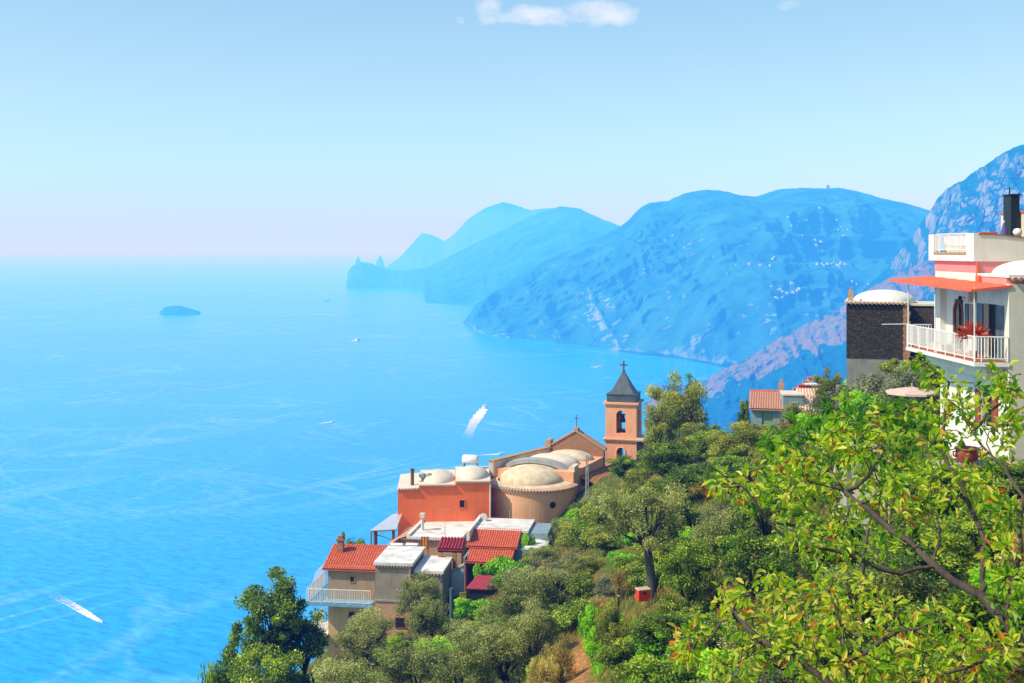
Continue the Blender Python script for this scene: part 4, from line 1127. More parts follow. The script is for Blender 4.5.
MB().tube([(-2.6, 7.8, 1.02), (-1.4, 7.6, 1.05)], .02, 5).build('side_rail', M['iron_white'], va)
# upper terrace
MB().box(.06, 6, 3.0, 8.0, 3.2, 3.62).build('upper_base', M['limewhite'], va)
MB().box(.03, 6, 2.97, 8.0, 3.622, 4.1).build('pink_band', M['pink'], va)
MB().box(.02, 6, -.02, 3.0, 3.06, 3.46).build('pink_band', M['pink'], va)
MB().box(-.02, 6, -.32, 3.0, 3.462, 3.58).build('ledge', M['limewhite'], va)
MB().tube([(.0, 2.9, 3.1), (.0, 2.9, 4.05)], .06, 8).box(-.12, .1, 2.45, 2.8, 3.2, 3.5).build('corner_pipe', M['coral'], va)
tp = MB()
tp.m = T((-.15, 8.2, 0)) @ RZ(-PI / 2, 4, 'Z'); tp.wall(5.2, 5.28, .22, [(.55, 4.45, 4.5, 5.6)], 4.1) if False else None
tp.m = None
# parapet facing the sea, with an opening holding a railing
tp.box(-.15, .07, 2.9, 8.3, 4.1, 4.42).box(-.15, .07, 2.9, 3.75, 4.42, 5.35).box(-.15, .07, 7.6, 8.3, 4.42, 5.35)
tp.build('parapet', M['limewhite'], va)
MB().box(-.2, .1, 3.76, 7.59, 4.422, 4.5).build('sill', M['ochre'], va)
ra = MB(); railing(ra, [(-.05, 3.76, 4.5), (-.05, 7.59, 4.5)], .85, .14, .018, .025); ra.build('terrace_railing', M['iron_white'], va)
MB().box(.5, .55, 3.3, 8.0, 4.1, 5.25).build('screen', M['cream'], va)
# wavy front parapet
nn_ = 24; top = [(.072 + 5.9 * k / nn_, 5.27 - .13 * (1 - math.cos(2 * PI * k / nn_)) * .5 * 1.6) for k in range(nn_ + 1)]
MB().prism([(.072, 4.1), (5.972, 4.1)] + top[::-1], 2.9, 3.12).build('front_parapet', M['cream'], va)
cp_ = MB()
for (a, za), (b_, zb) in zip(top[:-1], top[1:]):
    cp_.add([(a, 2.85, za + .002), (b_, 2.85, zb + .002), (b_, 3.17, zb + .002), (a, 3.17, za + .002), (a, 2.85, za + .06), (b_, 2.85, zb + .06), (b_, 3.17, zb + .06), (a, 3.17, za + .06)], [(0, 1, 5, 4), (4, 5, 6, 7), (2, 3, 7, 6), (0, 3, 2, 1)])
cp_.build('parapet_cap', M['tilebrown'], va)
MB().dome(1.55, 1.3, 3.55, 1.5, 1.35, .62, 32, 8, .05).build('dome', M['limewhite'], va, smooth=True)
e = MB(); eave(e, .05, 5.9, -.33, 3.42, .24, .085); e.build('eave_tiles', M['tileedge'], va)
# stair house at the very edge of the picture
MB().box(3.02, 6, 5.0, 7.5, 4.1, 6.3).build('stair_house', M['vaultpale'], va)
MB().box(2.97, 6.05, 4.95, 7.55, 6.302, 6.4).build('stair_roof', M['tile'], va)
ra = MB(); railing(ra, [(3.1, 5.05, 6.4), (5.9, 5.05, 6.4)], .75, .12, .018, .03); ra.build('roof_railing', M['iron_white'], va)
bx = thing('tank_housing', 'tall black metal tank housing on the white villa roof terrace', 'tank housing', (X0 + 2.72, 52.6, CAMZ - .5), 0)
MB().bbox(-.2, .22, -.3, .5, 0, 3.0).build('body', M['blackmetal'], bx)
MB().box(-.24, .26, -.34, .54, 3.002, 3.08).build('cap', M['blackmetal'], bx)
MB().tube([(-.12, 0, 3.08), (-.12, 0, 3.4)], .03, 5).build('pipe', M['blackmetal'], bx)
ps = thing('closed_parasol', 'closed purple parasol on the white villa roof terrace', 'parasol', (X0 + 2.05, 51.9, CAMZ - .5), 0)
MB().lathe([(.03, 1.75), (.06, 1.7), (.13, 1.4), (.2, .95), (.17, .6), (.2, .5), (.001, .48)], 10).build('cloth', M['purple'], ps)
MB().tube([(0, 0, -.1), (0, 0, 1.85)], .025, 6).build('pole', M['iron_white'], ps)
lb = thing('roof_lamp', 'round white globe beside the purple parasol on the villa roof', 'lamp', (X0 + 1.95, 50.3, CAMZ + .55), 0)
MB().lathe([(.001, .42), (.14, .38), (.2, .25), (.15, .1), (.001, .06)], 14).build('globe', M['tankwhite'], lb, smooth=True)
MB().lathe([(.07, .1), (.09, 0), (.001, 0)], 10).build('base', M['ribgrey'], lb)
for x, lab in ((.45, 'left of two coral flower boxes on the villa roof parapet'), (.85, 'right of two coral flower boxes on the villa roof parapet')):
    fb = thing('flower_box', lab, 'flower box', (X0 + x, 50.3, CAMZ + .45), 0, 'flower boxes on the villa roof')
    MB().bbox(-.17, .17, -.1, .1, .12, .32).build('box', M['coral'], fb)
    MB().box(-.18, .18, -.11, .11, .3, .34).build('rim', M['coral'], fb)
# parasol below the balcony, big red pot
pa = thing('open_parasol', 'open pale pink canvas parasol below the villa balcony', 'parasol', P(912, 418, 44), 0)
q = MB(); q.lathe([(.02, 1.2), (.5, 1.13), (1.0, 1.02), (1.01, .94), (.97, 1.01), (.001, 1.15)], 8, (0, 0, 0), .2, .2 + 2 * PI); q.build('canopy', M['parasol'], pa)
MB().tube([(0, 0, -1), (0, 0, 1.35)], .025, 6).build('pole', M['palewood'], pa)
for k in range(8):
    a = .2 + k * PI / 4
    MB().tube([(0, 0, 1.22), (.95 * math.cos(a), .95 * math.sin(a), .95)], .012, 4).build('rib', M['palewood'], pa)
pt = thing('red_urn', 'big glazed red urn on the wall under the villa window', 'urn', P(967, 462, 44), 0)
MB().lathe([(.001, 0), (.26, 0), (.38, .12), (.44, .26), (.40, .40), (.42, .46), (.46, .50), (.46, .56), (.38, .56), (.36, .46), (.001, .42)], 24).build('body', M['terracotta'], pt, smooth=True)
MB().tube([(.40, 0, .42), (.54, 0, .40), (.52, 0, .26), (.43, 0, .2)], .03, 6).build('handle', M['terracotta'], pt)
MB().tube([(-.40, 0, .42), (-.54, 0, .40), (-.52, 0, .26), (-.43, 0, .2)], .03, 6).build('handle', M['terracotta'], pt)
wl = thing('terrace_wall', 'low pale garden wall carrying the red urn below the villa', 'wall', P(962, 480, 44), 0)
MB().box(-.9, 2.2, -.2, .6, -1.5, .55).build('body', M['cream'], wl)
MB().box(-.95, 2.25, -.25, .65, .552, .66).build('coping', M['palewood'], wl)
# timber trellis over the small terrace
tr = thing('trellis', 'pale timber trellis over a small terrace behind the bright vine', 'trellis', P(864, 474, 42), math.radians(-12))
for x in (-.9, .9):
    for y in (0, 1.6): MB().tube([(x, y, -3.8), (x, y, .72)], .05, 6).build('post', M['palewood'], tr)
for y in (0, 1.6): MB().box(-1.1, 1.1, y - .05, y + .05, .722, .83).build('beam', M['palewood'], tr)
for k in range(4): MB().box(-.95 + k * .62, -.87 + k * .62, -.25, 1.85, .832, .92).build('slat', M['palewood'], tr)
MB().box(-1.0, .9, 1.9, 2.15, -3.8, .3).build('back_wall', M['vaultpale'], tr)

# ------------------------------------------------------------------ cluster of small houses on the saddle
d = 88
hc = thing('tan_tile_house', 'low house with faded tan tiled roof and pale green door on the saddle', 'house', P(769, 424, d), math.radians(-14))
k_ = d / F
w_ = MB(); w_.wall(2.7, 1.2, .2, [(-.55, .3, -.1, .95)], -2, -1.35); w_.box(-1.35, 1.35, .202, 2.6, -2, 1.19); w_.build('wall', M['bluegrey'], hc)
MB().box(-.55, .3, .1, .16, -.1, .95).build('door', M['greendoor'], hc)
t_ = MB(); tiles(t_, 3.0, 2.6, 1.0, y0=-.35, z0=1.15); t_.build('roof', M['tiletan'], hc)
hr = thing('red_tile_house', 'small house with bright red tiled roof behind the tan tiled roof', 'house', P(766, 414, d + 4), math.radians(-14))
MB().box(-1.15, 1.6, 0, 2.2, -2.5, .9).build('wall', M['bluegrey'], hr)
t_ = MB(); tiles(t_, 3.3, 2.4, .75, y0=-.3, z0=.9, x0=-1.35); t_.build('roof', M['tile'], hr)
MB().box(.95, 1.4, 1.2, 1.6, 1.3, 2.35).box(1.05, 1.3, 1.3, 1.5, 2.35, 2.7).build('chimney', M['tileedge'], hr)
sw = thing('stepped_wall', 'stepped pink wall with red tile caps climbing to the right on the saddle', 'stair wall', P(798, 405, d + 3), math.radians(-8))
q = MB(); cpb = MB()
for k in range(6):
    x = -1.1 + k * .38; z = .6 + k * .30
    q.box(x, x + .378, 0, .5, -2, z); cpb.box(x - .03, x + .36, -.06, .56, z + .002, z + .12)
q.build('wall', M['ribbed'], sw)
for k in range(6):
    x = -1.1 + k * .38; z = .6 + k * .30
    MB().box(x - .02, x + .34, -.06, .56, z + .002, z + .12).build('cap_tile', M['tile'], sw)
bh = thing('blue_grey_house', 'blue grey cubic house between tan roof and ribbed pink sheet roof', 'house', P(793, 420, d - 1), math.radians(-8))
MB().box(-.72, .72, 0, 2.4, -2, 1.85).build('wall', M['bluegrey'], bh)
MB().box(-.78, .78, -.06, 2.45, 1.852, 1.96).build('roof', M['vaultpale'], bh)
window(bh, .1, .7, .45, .6, frame='palewood')
rh = thing('ribbed_roof_house', 'small hut with ribbed pale pink roof right of the blue grey house', 'hut', P(812, 420, d - 1.5), math.radians(-8))
MB().box(-.75, .8, 0, 2.6, -2, .6).build('wall', M['bluewall'], rh)
t_ = MB(); tiles(t_, 1.9, 2.4, 1.5, pitch=.2, row=3, amp=.04, y0=-.2, z0=.6); t_.build('roof', M['ribbed'], rh)
MB().box(-.7, 1.6, 2.5, 2.9, .2, 2.35).build('back_wall', M['maroon'], rh)
MB().box(-.2, 1.9, 2.45, 3.2, 2.352, 2.46).build('slab', M['limewhite'], rh)

# ------------------------------------------------------------------ dark wall right of the tower, lamp post, props on the path
tw = thing('retaining_wall', 'dark stone retaining wall with flat slab right of the bell tower', 'wall', P(650, 462, 104), math.radians(-10))
MB().box(-1.2, 1.4, 0, 1.2, -2.5, 1.85).build('wall', M['darkstone'], tw)
MB().box(-1.3, 1.5, -.1, 1.3, 1.852, 1.97).build('slab', M['palewood'], tw)
lp_ = thing('lamp_post', 'thin grey lattice post by the church side arch', 'post', P(587, 505, 98), 0)
for x, y in ((-.16, -.16), (.16, -.16), (0, .16)): MB().tube([(x, y, -1), (x * .5, y * .5, 4.3)], .035, 5).build('leg', M['ribgrey'], lp_)
q = MB(); zz = [(-.16, -.16, .3), (.14, -.14, .9), (-.13, -.13, 1.5), (.12, -.12, 2.1), (-.11, -.11, 2.7), (.1, -.1, 3.3), (-.09, -.09, 3.9)]
q.tube(zz, .02, 4); q.build('brace', M['ribgrey'], lp_)
gx, gy_ = P(643, 0, 53.5).x, 53.5
cr_ = thing('red_crate', 'bright red plastic crate at the foot of the leaning olive trunk', 'crate', P(643, 600, 53.5), .3)
cr_.scale = (.82, .82, .82)
q = MB()
for a, b_, c, d_ in ((-.36, .36, -.25, -.22), (-.36, .36, .22, .25)): q.box(a, b_, c, d_, 0, .62)
q.box(-.36, -.33, -.22, .22, 0, .62).box(.33, .36, -.22, .22, 0, .62).box(-.33, .33, -.22, .22, 0, .03)
q.build('body', M['redplastic'], cr_)
for y in (-.255, .255): MB().box(-.1, .1, y - .01, y + .01, .4, .5).build('handle', M['dark'], cr_)
MB().bbox(-.39, .39, -.28, .28, .622, .68).build('rim', M['palewood'], cr_)
for px, py, d_, lab in ((598, 575, 66, 'upper red clay pot beside the dirt path'), (601, 589, 65, 'middle red clay pot beside the dirt path'), (607, 597, 63, 'lower red clay pot beside the dirt path')):
    p0 = P(px, py, d_)
    po = thing('clay_pot', lab, 'pot', p0, 0, 'clay pots along the path')
    MB().lathe([(.001, -.5), (.16, -.5), (.2, 0), (.3, .38), (.33, .38), (.33, .47), (.27, .47), (.24, .36), (.001, .34)], 14).build('body', M['clay'], po)
    MB().lathe([(.001, .37), (.235, .37)], 14).build('earth', M['dark'], po)
sp_ = thing('fence_post', 'thin dark stake standing right of the grassy bank', 'stake', P(618, 630, 48), 0)
MB().tube([(0, 0, -.5), (0.03, 0, 1.75)], [.05, .035], 6).build('stake', M['blackmetal'], sp_)
MB().tube([(0.03, -.05, 1.45), (.03, .05, 1.45)], .05, 6).build('tie', M['palewood'], sp_)

# ------------------------------------------------------------------ boats with their wakes
def boat(px, py, ln, head, label, wake_len, name='motorboat', cat='boat'):
    p = P(px, py, sh(py)); p.z = 0
    o = thing(name, label, cat, p, head)
    W_ = ln * .16
    hull = MB(); sec = [(-.5, .85, 0), (-.2, 1, 0), (.15, .95, .03), (.36, .62, .07), (.5, .04, .12)]
    vs = []
    for t, w0, up_ in sec:
        for y, z in ((-W_ * w0, ln * (.12 + up_ * .4)), (-W_ * w0 * .75, -.3), (W_ * w0 * .75, -.3), (W_ * w0, ln * (.12 + up_ * .4))): vs.append((ln * t, y, z))
    fs = [(0, 1, 2, 3)]
    for i in range(len(sec) - 1):
        a = i * 4; c = a + 4
        fs += [(a, c, c + 1, a + 1), (a + 1, c + 1, c + 2, a + 2), (a + 2, c + 2, c + 3, a + 3), (a + 3, c + 3, c, a)]
    hull.add(vs, fs).build('hull', M['tankwhite'], o)
    MB().prismz([(-.28 * ln, -W_ * .65), (.12 * ln, -W_ * .6), (.2 * ln, 0), (.12 * ln, W_ * .6), (-.28 * ln, W_ * .65)], ln * .12, ln * .22).build('cabin', M['tankwhite'], o)
    MB().prismz([(-.285 * ln, -W_ * .67), (.125 * ln, -W_ * .62), (.21 * ln, 0), (.125 * ln, W_ * .62), (-.285 * ln, W_ * .67)], ln * .155, ln * .19).build('cabin_window', M['dark'], o)
    if wake_len:
        n_ = 40; rng = np.random.default_rng(int(px)); vs = []; fs = []
        for side in (-1, 0, 1):
            b0 = len(vs)
            for k in range(n_ + 1):
                t = k / n_; x = -ln * .45 - wake_len * t
                sp = side * (W_ * .7 + wake_len * (.022 if ln > 20 else .05) * t)
                hwid = (ln * .15 + wake_len * (.012 if side == 0 else .006) * t ** .7) * (1 - t * .7) ** .8 * (1 + .35 * rng.uniform(-1, 1)) + .02
                wob = wake_len * .02 * math.sin(t * 5 + side) * t
                vs += [(x, sp - hwid + wob, .14 + .05 * (side + 1)), (x, sp + hwid + wob, .14 + .05 * (side + 1))]
            for k in range(n_): fs.append((b0 + 2 * k, b0 + 2 * k + 1, b0 + 2 * k + 3, b0 + 2 * k + 2))
        wk = MB().add(vs, fs).build('wake', M['wake'])
        wk.location = p; wk.rotation_euler = (0, 0, head)
        tag(wk, kind='structure')
    return o


m, nt = nt_new('wake_foam'); L = nt.links.new
out = N(nt, 'ShaderNodeOutputMaterial'); df = N(nt, 'ShaderNodeBsdfDiffuse'); df.inputs[0].default_value = (.80, .86, .90, 1)
tp_ = N(nt, 'ShaderNodeBsdfTransparent'); mxs = N(nt, 'ShaderNodeMixShader'); tc = N(nt, 'ShaderNodeTexCoord')
nz = N(nt, 'ShaderNodeTexNoise', i_Scale=.22, i_Detail=5.0, i_Roughness=.7); L(tc.outputs['Object'], nz.inputs['Vector'])
sx = N(nt, 'ShaderNodeSeparateXYZ'); L(tc.outputs['Generated'], sx.inputs[0])
ml = N(nt, 'ShaderNodeMath', operation='MULTIPLY_ADD'); L(sx.outputs[0], ml.inputs[0]); ml.inputs[1].default_value = .80; ml.inputs[2].default_value = -.30
ad = N(nt, 'ShaderNodeMath', operation='ADD'); L(ml.outputs[0], ad.inputs[0]); L(nz.outputs[0], ad.inputs[1])
r_ = ramp(nt, [(.38, (0, 0, 0)), (.86, (1, 1, 1))]); L(ad.outputs[0], r_.inputs[0])
L(r_.outputs[0], mxs.inputs[0]); L(tp_.outputs[0], mxs.inputs[1]); L(df.outputs[0], mxs.inputs[2]); L(mxs.outputs[0], out.inputs[0])
M['wake'] = m


def heading(p0, p1):
    a = P(*p0, sh(p0[1])); b_ = P(*p1, sh(p1[1]))
    return math.atan2(a.y - b_.y, a.x - b_.x)


boat(101, 622, 9, heading((101, 622), (45, 590)), 'small white motorboat with long wake near the lower left corner', 170)
boat(484, 408, 34, heading((486, 406), (464, 442)), 'large white ferry heading away with broad wake left of the bell tower', 560, 'ferry', 'ferry')
boat(358, 340, 38, 1.2, 'white passenger boat in the open bay straight below the headland point', 70, 'passenger_boat')
boat(326, 301, 60, .2, 'far white ship in haze between the islet and the headland', 0, 'ship', 'ship')
boat(600, 367, 24, .1, 'small white boat close under the mountain shore above the tower', 40)
boat(333, 421.5, 10, heading((336, 421), (318, 424)), 'tiny white boat with thin wake in the middle of the bay', 60)
boat(502, 454, 15, .3, 'white boat just above the church parapet', 60)
boat(354, 292, 45, .2, 'faint grey boat close below the headland point', 0)

# ------------------------------------------------------------------ far white houses scattered over the mountain
rng = np.random.default_rng(7)
hs0 = MB(); hs0.box(-.5, .5, -.4, .4, -.6, .5).prism([(-.52, .5), (.52, .5), (.0, .68)], -.41, .41)
far0 = hs0.build('far_house', M['vaultpale'])
first = True
for cx_, cy_, sx_, sy_, n_ in ((838, 263, 22, 4, 16), (868, 285, 22, 6, 14), (785, 291, 14, 9, 12), (820, 246, 20, 6, 7), (760, 262, 20, 8, 6), (800, 225, 22, 10, 6), (835, 230, 16, 12, 7)):
    for k in range(n_):
        p = on_mountain('mountain', cx_ + rng.normal() * sx_ * .55, cy_ + rng.normal() * sy_ * .55)
        o = far0 if first else far0.copy()
        if not first: COL.objects.link(o)
        first = False
        q = rng.uniform(5, 10)
        o.scale = (q, q * .8, q * .75); o.location = p + Vector((0, -2, q * .3)); o.rotation_euler = (0, 0, rng.uniform(-.6, .6))
        tag(o, 'tiny white house lost in haze on the mountain slope', 'house', 'far white houses on the mountain')
p = P(828, 188, 5990)
mt_ = thing('summit_tower', 'tiny square lookout tower on the flat mountain summit', 'tower', p, 0)
MB().box(-7, 7, -7, 7, -25, 10).build('body', M['concrete'], mt_)
MB().box(-8, 8, -8, 8, 10, 13).box(-1, 1, -1, 1, 13, 24).build('cap', M['concrete'], mt_)
# ------------------------------------------------------------------ foliage
def leaf_mesh(name, C, D, Nn, ln, wd, lv, mat, parent=None, bend=.0):
    """rhombic leaves: centres C, long axis D, normal Nn"""
    n = len(C)
    D = D / (np.linalg.norm(D, axis=1, keepdims=True) + 1e-9)
    S = np.cross(D, Nn); S /= np.linalg.norm(S, axis=1, keepdims=True) + 1e-9
    U = np.cross(S, D)
    ln = np.broadcast_to(np.asarray(ln, float), (n,))[:, None]; wd = np.broadcast_to(np.asarray(wd, float), (n,))[:, None]
    a = C - D * ln * .5; c = C + D * ln * .5 - U * ln * bend
    b_ = C + S * wd * .5 + U * wd * .12; d_ = C - S * wd * .5 + U * wd * .12
    V = np.stack([a, b_, c, d_], 1).reshape(-1, 3)
    me = bpy.data.meshes.new(name)
    me.vertices.add(4 * n); me.vertices.foreach_set('co', V.reshape(-1).astype(np.float32))
    me.loops.add(4 * n); me.loops.foreach_set('vertex_index', np.arange(4 * n, dtype=np.int32))
    me.polygons.add(n); me.polygons.foreach_set('loop_start', np.arange(0, 4 * n, 4, dtype=np.int32))
    me.update(calc_edges=True)
    at = me.attributes.new('lv', 'FLOAT', 'FACE'); at.data.foreach_set('value', np.asarray(lv, np.float32))
    me.materials.append(mat)
    o = bpy.data.objects.new(name, me); COL.objects.link(o); o.parent = parent
    return o


def unit(rng, n):
    v = rng.normal(size=(n, 3)); return v / np.linalg.norm(v, axis=1, keepdims=True)


LM = {}  # lowest stops kept dark: shade among leaves put into the colour
LM['olive'] = leafmat('olive_leaf', [(.0, (.016, .022, .005)), (.35, (.085, .105, .022)), (.65, (.20, .21, .06)), (1, (.36, .34, .13))], .32, .5, .3, gain=2.3)
LM['olivewarm'] = leafmat('sunlit_olive_leaf', [(.0, (.018, .024, .004)), (.35, (.08, .105, .012)), (.65, (.21, .22, .032)), (1, (.38, .34, .07))], .35, .5, .3, gain=2.0)
LM['broad'] = leafmat('broad_leaf', gain=2.7, stops=[(.0, (.006, .013, .002)), (.4, (.048, .082, .005)), (.7, (.12, .175, .012)), (1, (.28, .28, .025))], trans=.42, rough=.4, spec=.4)
LM['fresh'] = leafmat('fresh_green_leaf', [(.0, (.03, .08, .003)), (.4, (.09, .22, .006)), (.7, (.18, .34, .010)), (1, (.32, .42, .02))], .45, .45, .3, gain=2.2)
LM['yellowgreen'] = leafmat('yellow_green_leaf', [(.0, (.03, .05, .008)), (.35, (.10, .15, .018)), (.65, (.22, .26, .03)), (1, (.42, .36, .06))], .35, .45, .3)
LM['dry'] = leafmat('dry_leaf', [(.0, (.07, .05, .018)), (.4, (.22, .16, .045)), (.7, (.36, .26, .07)), (1, (.5, .38, .13))], .3, .6, .2)
LM['grey'] = leafmat('grey_shrub_leaf', [(.0, (.035, .045, .025)), (.4, (.12, .135, .07)), (.7, (.20, .21, .12)), (1, (.30, .29, .17))], .25, .6, .2)
LM['fig'] = leafmat('fig_leaf', [(.0, (.02, .09, .008)), (.28, (.08, .20, .010)), (.50, (.24, .37, .015)), (.72, (.46, .50, .05)), (.87, (.56, .48, .10)), (.93, (.50, .20, .025)), (1, (.36, .08, .015))], .46, .38, .5, vary=.08, gain=1.35)
LM['vine'] = leafmat('vine_leaf', [(.0, (.02, .11, .008)), (.35, (.09, .23, .008)), (.7, (.20, .34, .014)), (.92, (.34, .48, .04)), (1, (.5, .25, .04))], .5, .4, .4, vary=.08, gain=1.3)
LM['redleaf'] = leafmat('red_cordyline_leaf', [(.0, (.22, .03, .01)), (1, (.55, .10, .02))], .35, .4, .4)
BARK = surf('grey_bark', (.085, .072, .058), (.045, .038, .032), 3, bump=.8, bscale=9, stretch=(1, 1, .25))
BARKO = surf('olive_bark', (.10, .095, .09), (.045, .045, .048), 2.5, bump=1.0, bscale=7, stretch=(1, 1, .3))
BARKF = surf('fig_bark', (.11, .085, .075), (.055, .04, .036), 4, bump=.6, bscale=14, stretch=(1, 1, .4))


def tree(seed, leafm, bark, H, R, base, nclump, cr, nleaf, ln, wd, lean=(0, 0), trunk_r=.14, droop=0.0, flat=.8, hole=.35, fork=None, up=.35, lobes=.35, skirt=.0):
    """returns crown builder data: a proto thing with trunk and crown, base at the origin"""
    rng = np.random.default_rng(seed)
    root = bpy.data.objects.new('proto', None)
    cz = base + (H - base) * .5; rz = (H - base) * .5
    cc = np.array([lean[0], lean[1], cz])
    u = unit(rng, nclump * 3)
    u = u[u[:, 2] > -.75][:nclump]
    rad = rng.uniform(hole, 1, len(u)) ** .6
    lob = 1 + lobes * vnoise(u[:, 0] * 1.7 + seed, u[:, 1] * 1.7, u[:, 2] * 1.7, seed)
    cl = cc + u * rad[:, None] * lob[:, None] * np.array([R[0], R[1], rz]) * .86
    # trunk and limbs
    tb = MB()
    fk = fork if fork is not None else base * .8 + H * .06
    p0 = Vector((0, 0, -.6)); p2 = Vector((lean[0] * .6, lean[1] * .6, fk))
    bendv = Vector((rng.normal() * .08 * H * .3, rng.normal() * .05, 0))
    pts = [p0, Vector((0, 0, 0)), p0.lerp(p2, .55) + bendv, p2]
    tb.tube(pts, [trunk_r * 1.5, trunk_r * 1.15, trunk_r * .95, trunk_r * .8], 8)
    sel = rng.choice(len(cl), min(len(cl), 14), replace=False)
    for k in sel:
        e = Vector(cl[k]); mid = p2.lerp(e, .5) + Vector((rng.normal() * .1, rng.normal() * .1, -.08 * (e - p2).length)) * .9
        tb.tube([p2 - Vector((0, 0, trunk_r)), p2.lerp(mid, .5), mid, mid.lerp(e, .6), e], [trunk_r * .55, trunk_r * .42, trunk_r * .3, trunk_r * .18, trunk_r * .06], 5)
        for j in range(2):
            q = mid.lerp(e, rng.uniform(0, .7)); f_ = e + Vector(unit(rng, 1)[0]) * cr * 1.1
            tb.tube([q, q.lerp(f_, .5) + Vector((0, 0, .05)), f_], [trunk_r * .18, trunk_r * .11, .008], 4, cap=False)
    # leaves
    per = rng.dirichlet(np.full(len(cl), 6.0)) * nleaf
    idx = np.repeat(np.arange(len(cl)), per.astype(int))
    n = len(idx)
    v = unit(rng, n) * (rng.uniform(0, 1, n) ** .45)[:, None]
    csz = cr * rng.uniform(.65, 1.35, len(cl))
    C = cl[idx] + v * csz[idx][:, None] * np.array([1, 1, flat])
    C[:, 2] = np.maximum(C[:, 2], skirt)
    outw = (C - cl[idx]) + .35 * (C - cc) / max(R)
    outw /= np.linalg.norm(outw, axis=1, keepdims=True) + 1e-9
    Nn = outw * .6 + unit(rng, n) * .8 + np.array([0, 0, up])
    D = unit(rng, n) + outw * .5 + np.array([0, 0, -droop])
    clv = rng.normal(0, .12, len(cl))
    lv = np.clip(.40 + clv[idx] + rng.normal(0, .20, n) + .12 * (C[:, 2] - cz) / rz + .25 * (np.linalg.norm((C - cc) / np.array([R[0], R[1], rz]), axis=1) - .8), 0, 1)  # crown shade in the colour: paler towards top and rim, darker inside
    L_ = ln * rng.uniform(.7, 1.35, n); W_ = wd * rng.uniform(.7, 1.3, n)
    t = tb.build('trunk', bark, root, True)
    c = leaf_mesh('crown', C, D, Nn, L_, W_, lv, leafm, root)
    COL.objects.unlink(t); COL.objects.unlink(c)
    return dict(root=root, t=t, c=c, H=H, R=max(R[0], R[1]))


PR = {}
for k in range(3):
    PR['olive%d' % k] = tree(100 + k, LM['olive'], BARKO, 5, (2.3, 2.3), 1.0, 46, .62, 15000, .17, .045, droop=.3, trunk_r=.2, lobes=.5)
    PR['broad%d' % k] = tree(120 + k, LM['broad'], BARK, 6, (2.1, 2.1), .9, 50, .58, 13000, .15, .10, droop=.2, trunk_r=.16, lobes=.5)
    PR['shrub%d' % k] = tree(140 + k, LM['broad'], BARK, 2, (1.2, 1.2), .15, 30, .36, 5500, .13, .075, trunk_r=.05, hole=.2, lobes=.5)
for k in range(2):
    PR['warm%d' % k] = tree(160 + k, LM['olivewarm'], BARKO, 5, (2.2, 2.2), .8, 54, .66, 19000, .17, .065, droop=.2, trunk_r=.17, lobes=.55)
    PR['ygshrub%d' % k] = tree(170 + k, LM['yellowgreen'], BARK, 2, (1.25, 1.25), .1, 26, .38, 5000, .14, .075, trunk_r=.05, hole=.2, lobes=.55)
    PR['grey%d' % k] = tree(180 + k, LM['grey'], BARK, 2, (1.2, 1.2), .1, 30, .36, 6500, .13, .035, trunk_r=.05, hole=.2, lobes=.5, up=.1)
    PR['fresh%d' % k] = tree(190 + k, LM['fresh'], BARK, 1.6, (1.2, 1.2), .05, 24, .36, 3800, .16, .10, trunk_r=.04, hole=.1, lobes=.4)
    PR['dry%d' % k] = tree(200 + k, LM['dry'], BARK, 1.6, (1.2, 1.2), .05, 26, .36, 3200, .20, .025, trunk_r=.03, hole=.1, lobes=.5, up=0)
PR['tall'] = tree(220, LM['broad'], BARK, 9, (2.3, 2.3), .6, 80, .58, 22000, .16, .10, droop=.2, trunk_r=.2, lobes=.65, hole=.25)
PR['cypress'] = tree(221, LM['broad'], BARK, 6, (.85, .85), .5, 44, .40, 9000, .13, .05, trunk_r=.1, lobes=.3, hole=.1)
PR['oldolive'] = tree(222, LM['olive'], BARKO, 6.0, (2.5, 2.2), 2.7, 46, .60, 15000, .17, .042, lean=(-.5, 0), droop=.35, trunk_r=.25, fork=2.9, lobes=.6, hole=.4)
KIND = {'olive': ('olive_tree', 'olive tree'), 'broad': ('broadleaf_tree', 'tree'), 'shrub': ('shrub', 'shrub'), 'warm': ('scrub_oak', 'tree'), 'ygshrub': ('shrub', 'shrub'), 'grey': ('grey_shrub', 'shrub'),
        'fresh': ('bright_shrub', 'shrub'), 'dry': ('dry_bush', 'bush'), 'tall': ('broadleaf_tree', 'tree'), 'cypress': ('cypress_tree', 'tree'), 'oldolive': ('olive_tree', 'olive tree')}
PRNG = np.random.default_rng(5)


def plant(kind, px, ytop, d, wpx, label, group=None, x=None, h=None, rot=None, sink=.1):
    """stand a tree on the hillside: its top reaches row ytop, its crown is wpx wide"""
    pr = PR[kind]
    X = (px - 512) / F * d if x is None else x
    z0 = ground(X, d) - sink
    H = h if h is not None else max((CAMZ - (ytop - HZ) / F * d) - z0, .5)
    W = wpx / F * d / 2
    nm, cat = KIND[kind.rstrip('0123456789')]
    o = thing(nm, label, cat, (X, d, z0), PRNG.uniform(0, 6.28) if rot is None else rot, group)
    o.scale = (W / pr['R'] / 1.06, W / pr['R'] / 1.06, H / pr['H'] * .98)
    for k in ('t', 'c'):
        q = pr[k].copy(); COL.objects.link(q); q.parent = o
    return o


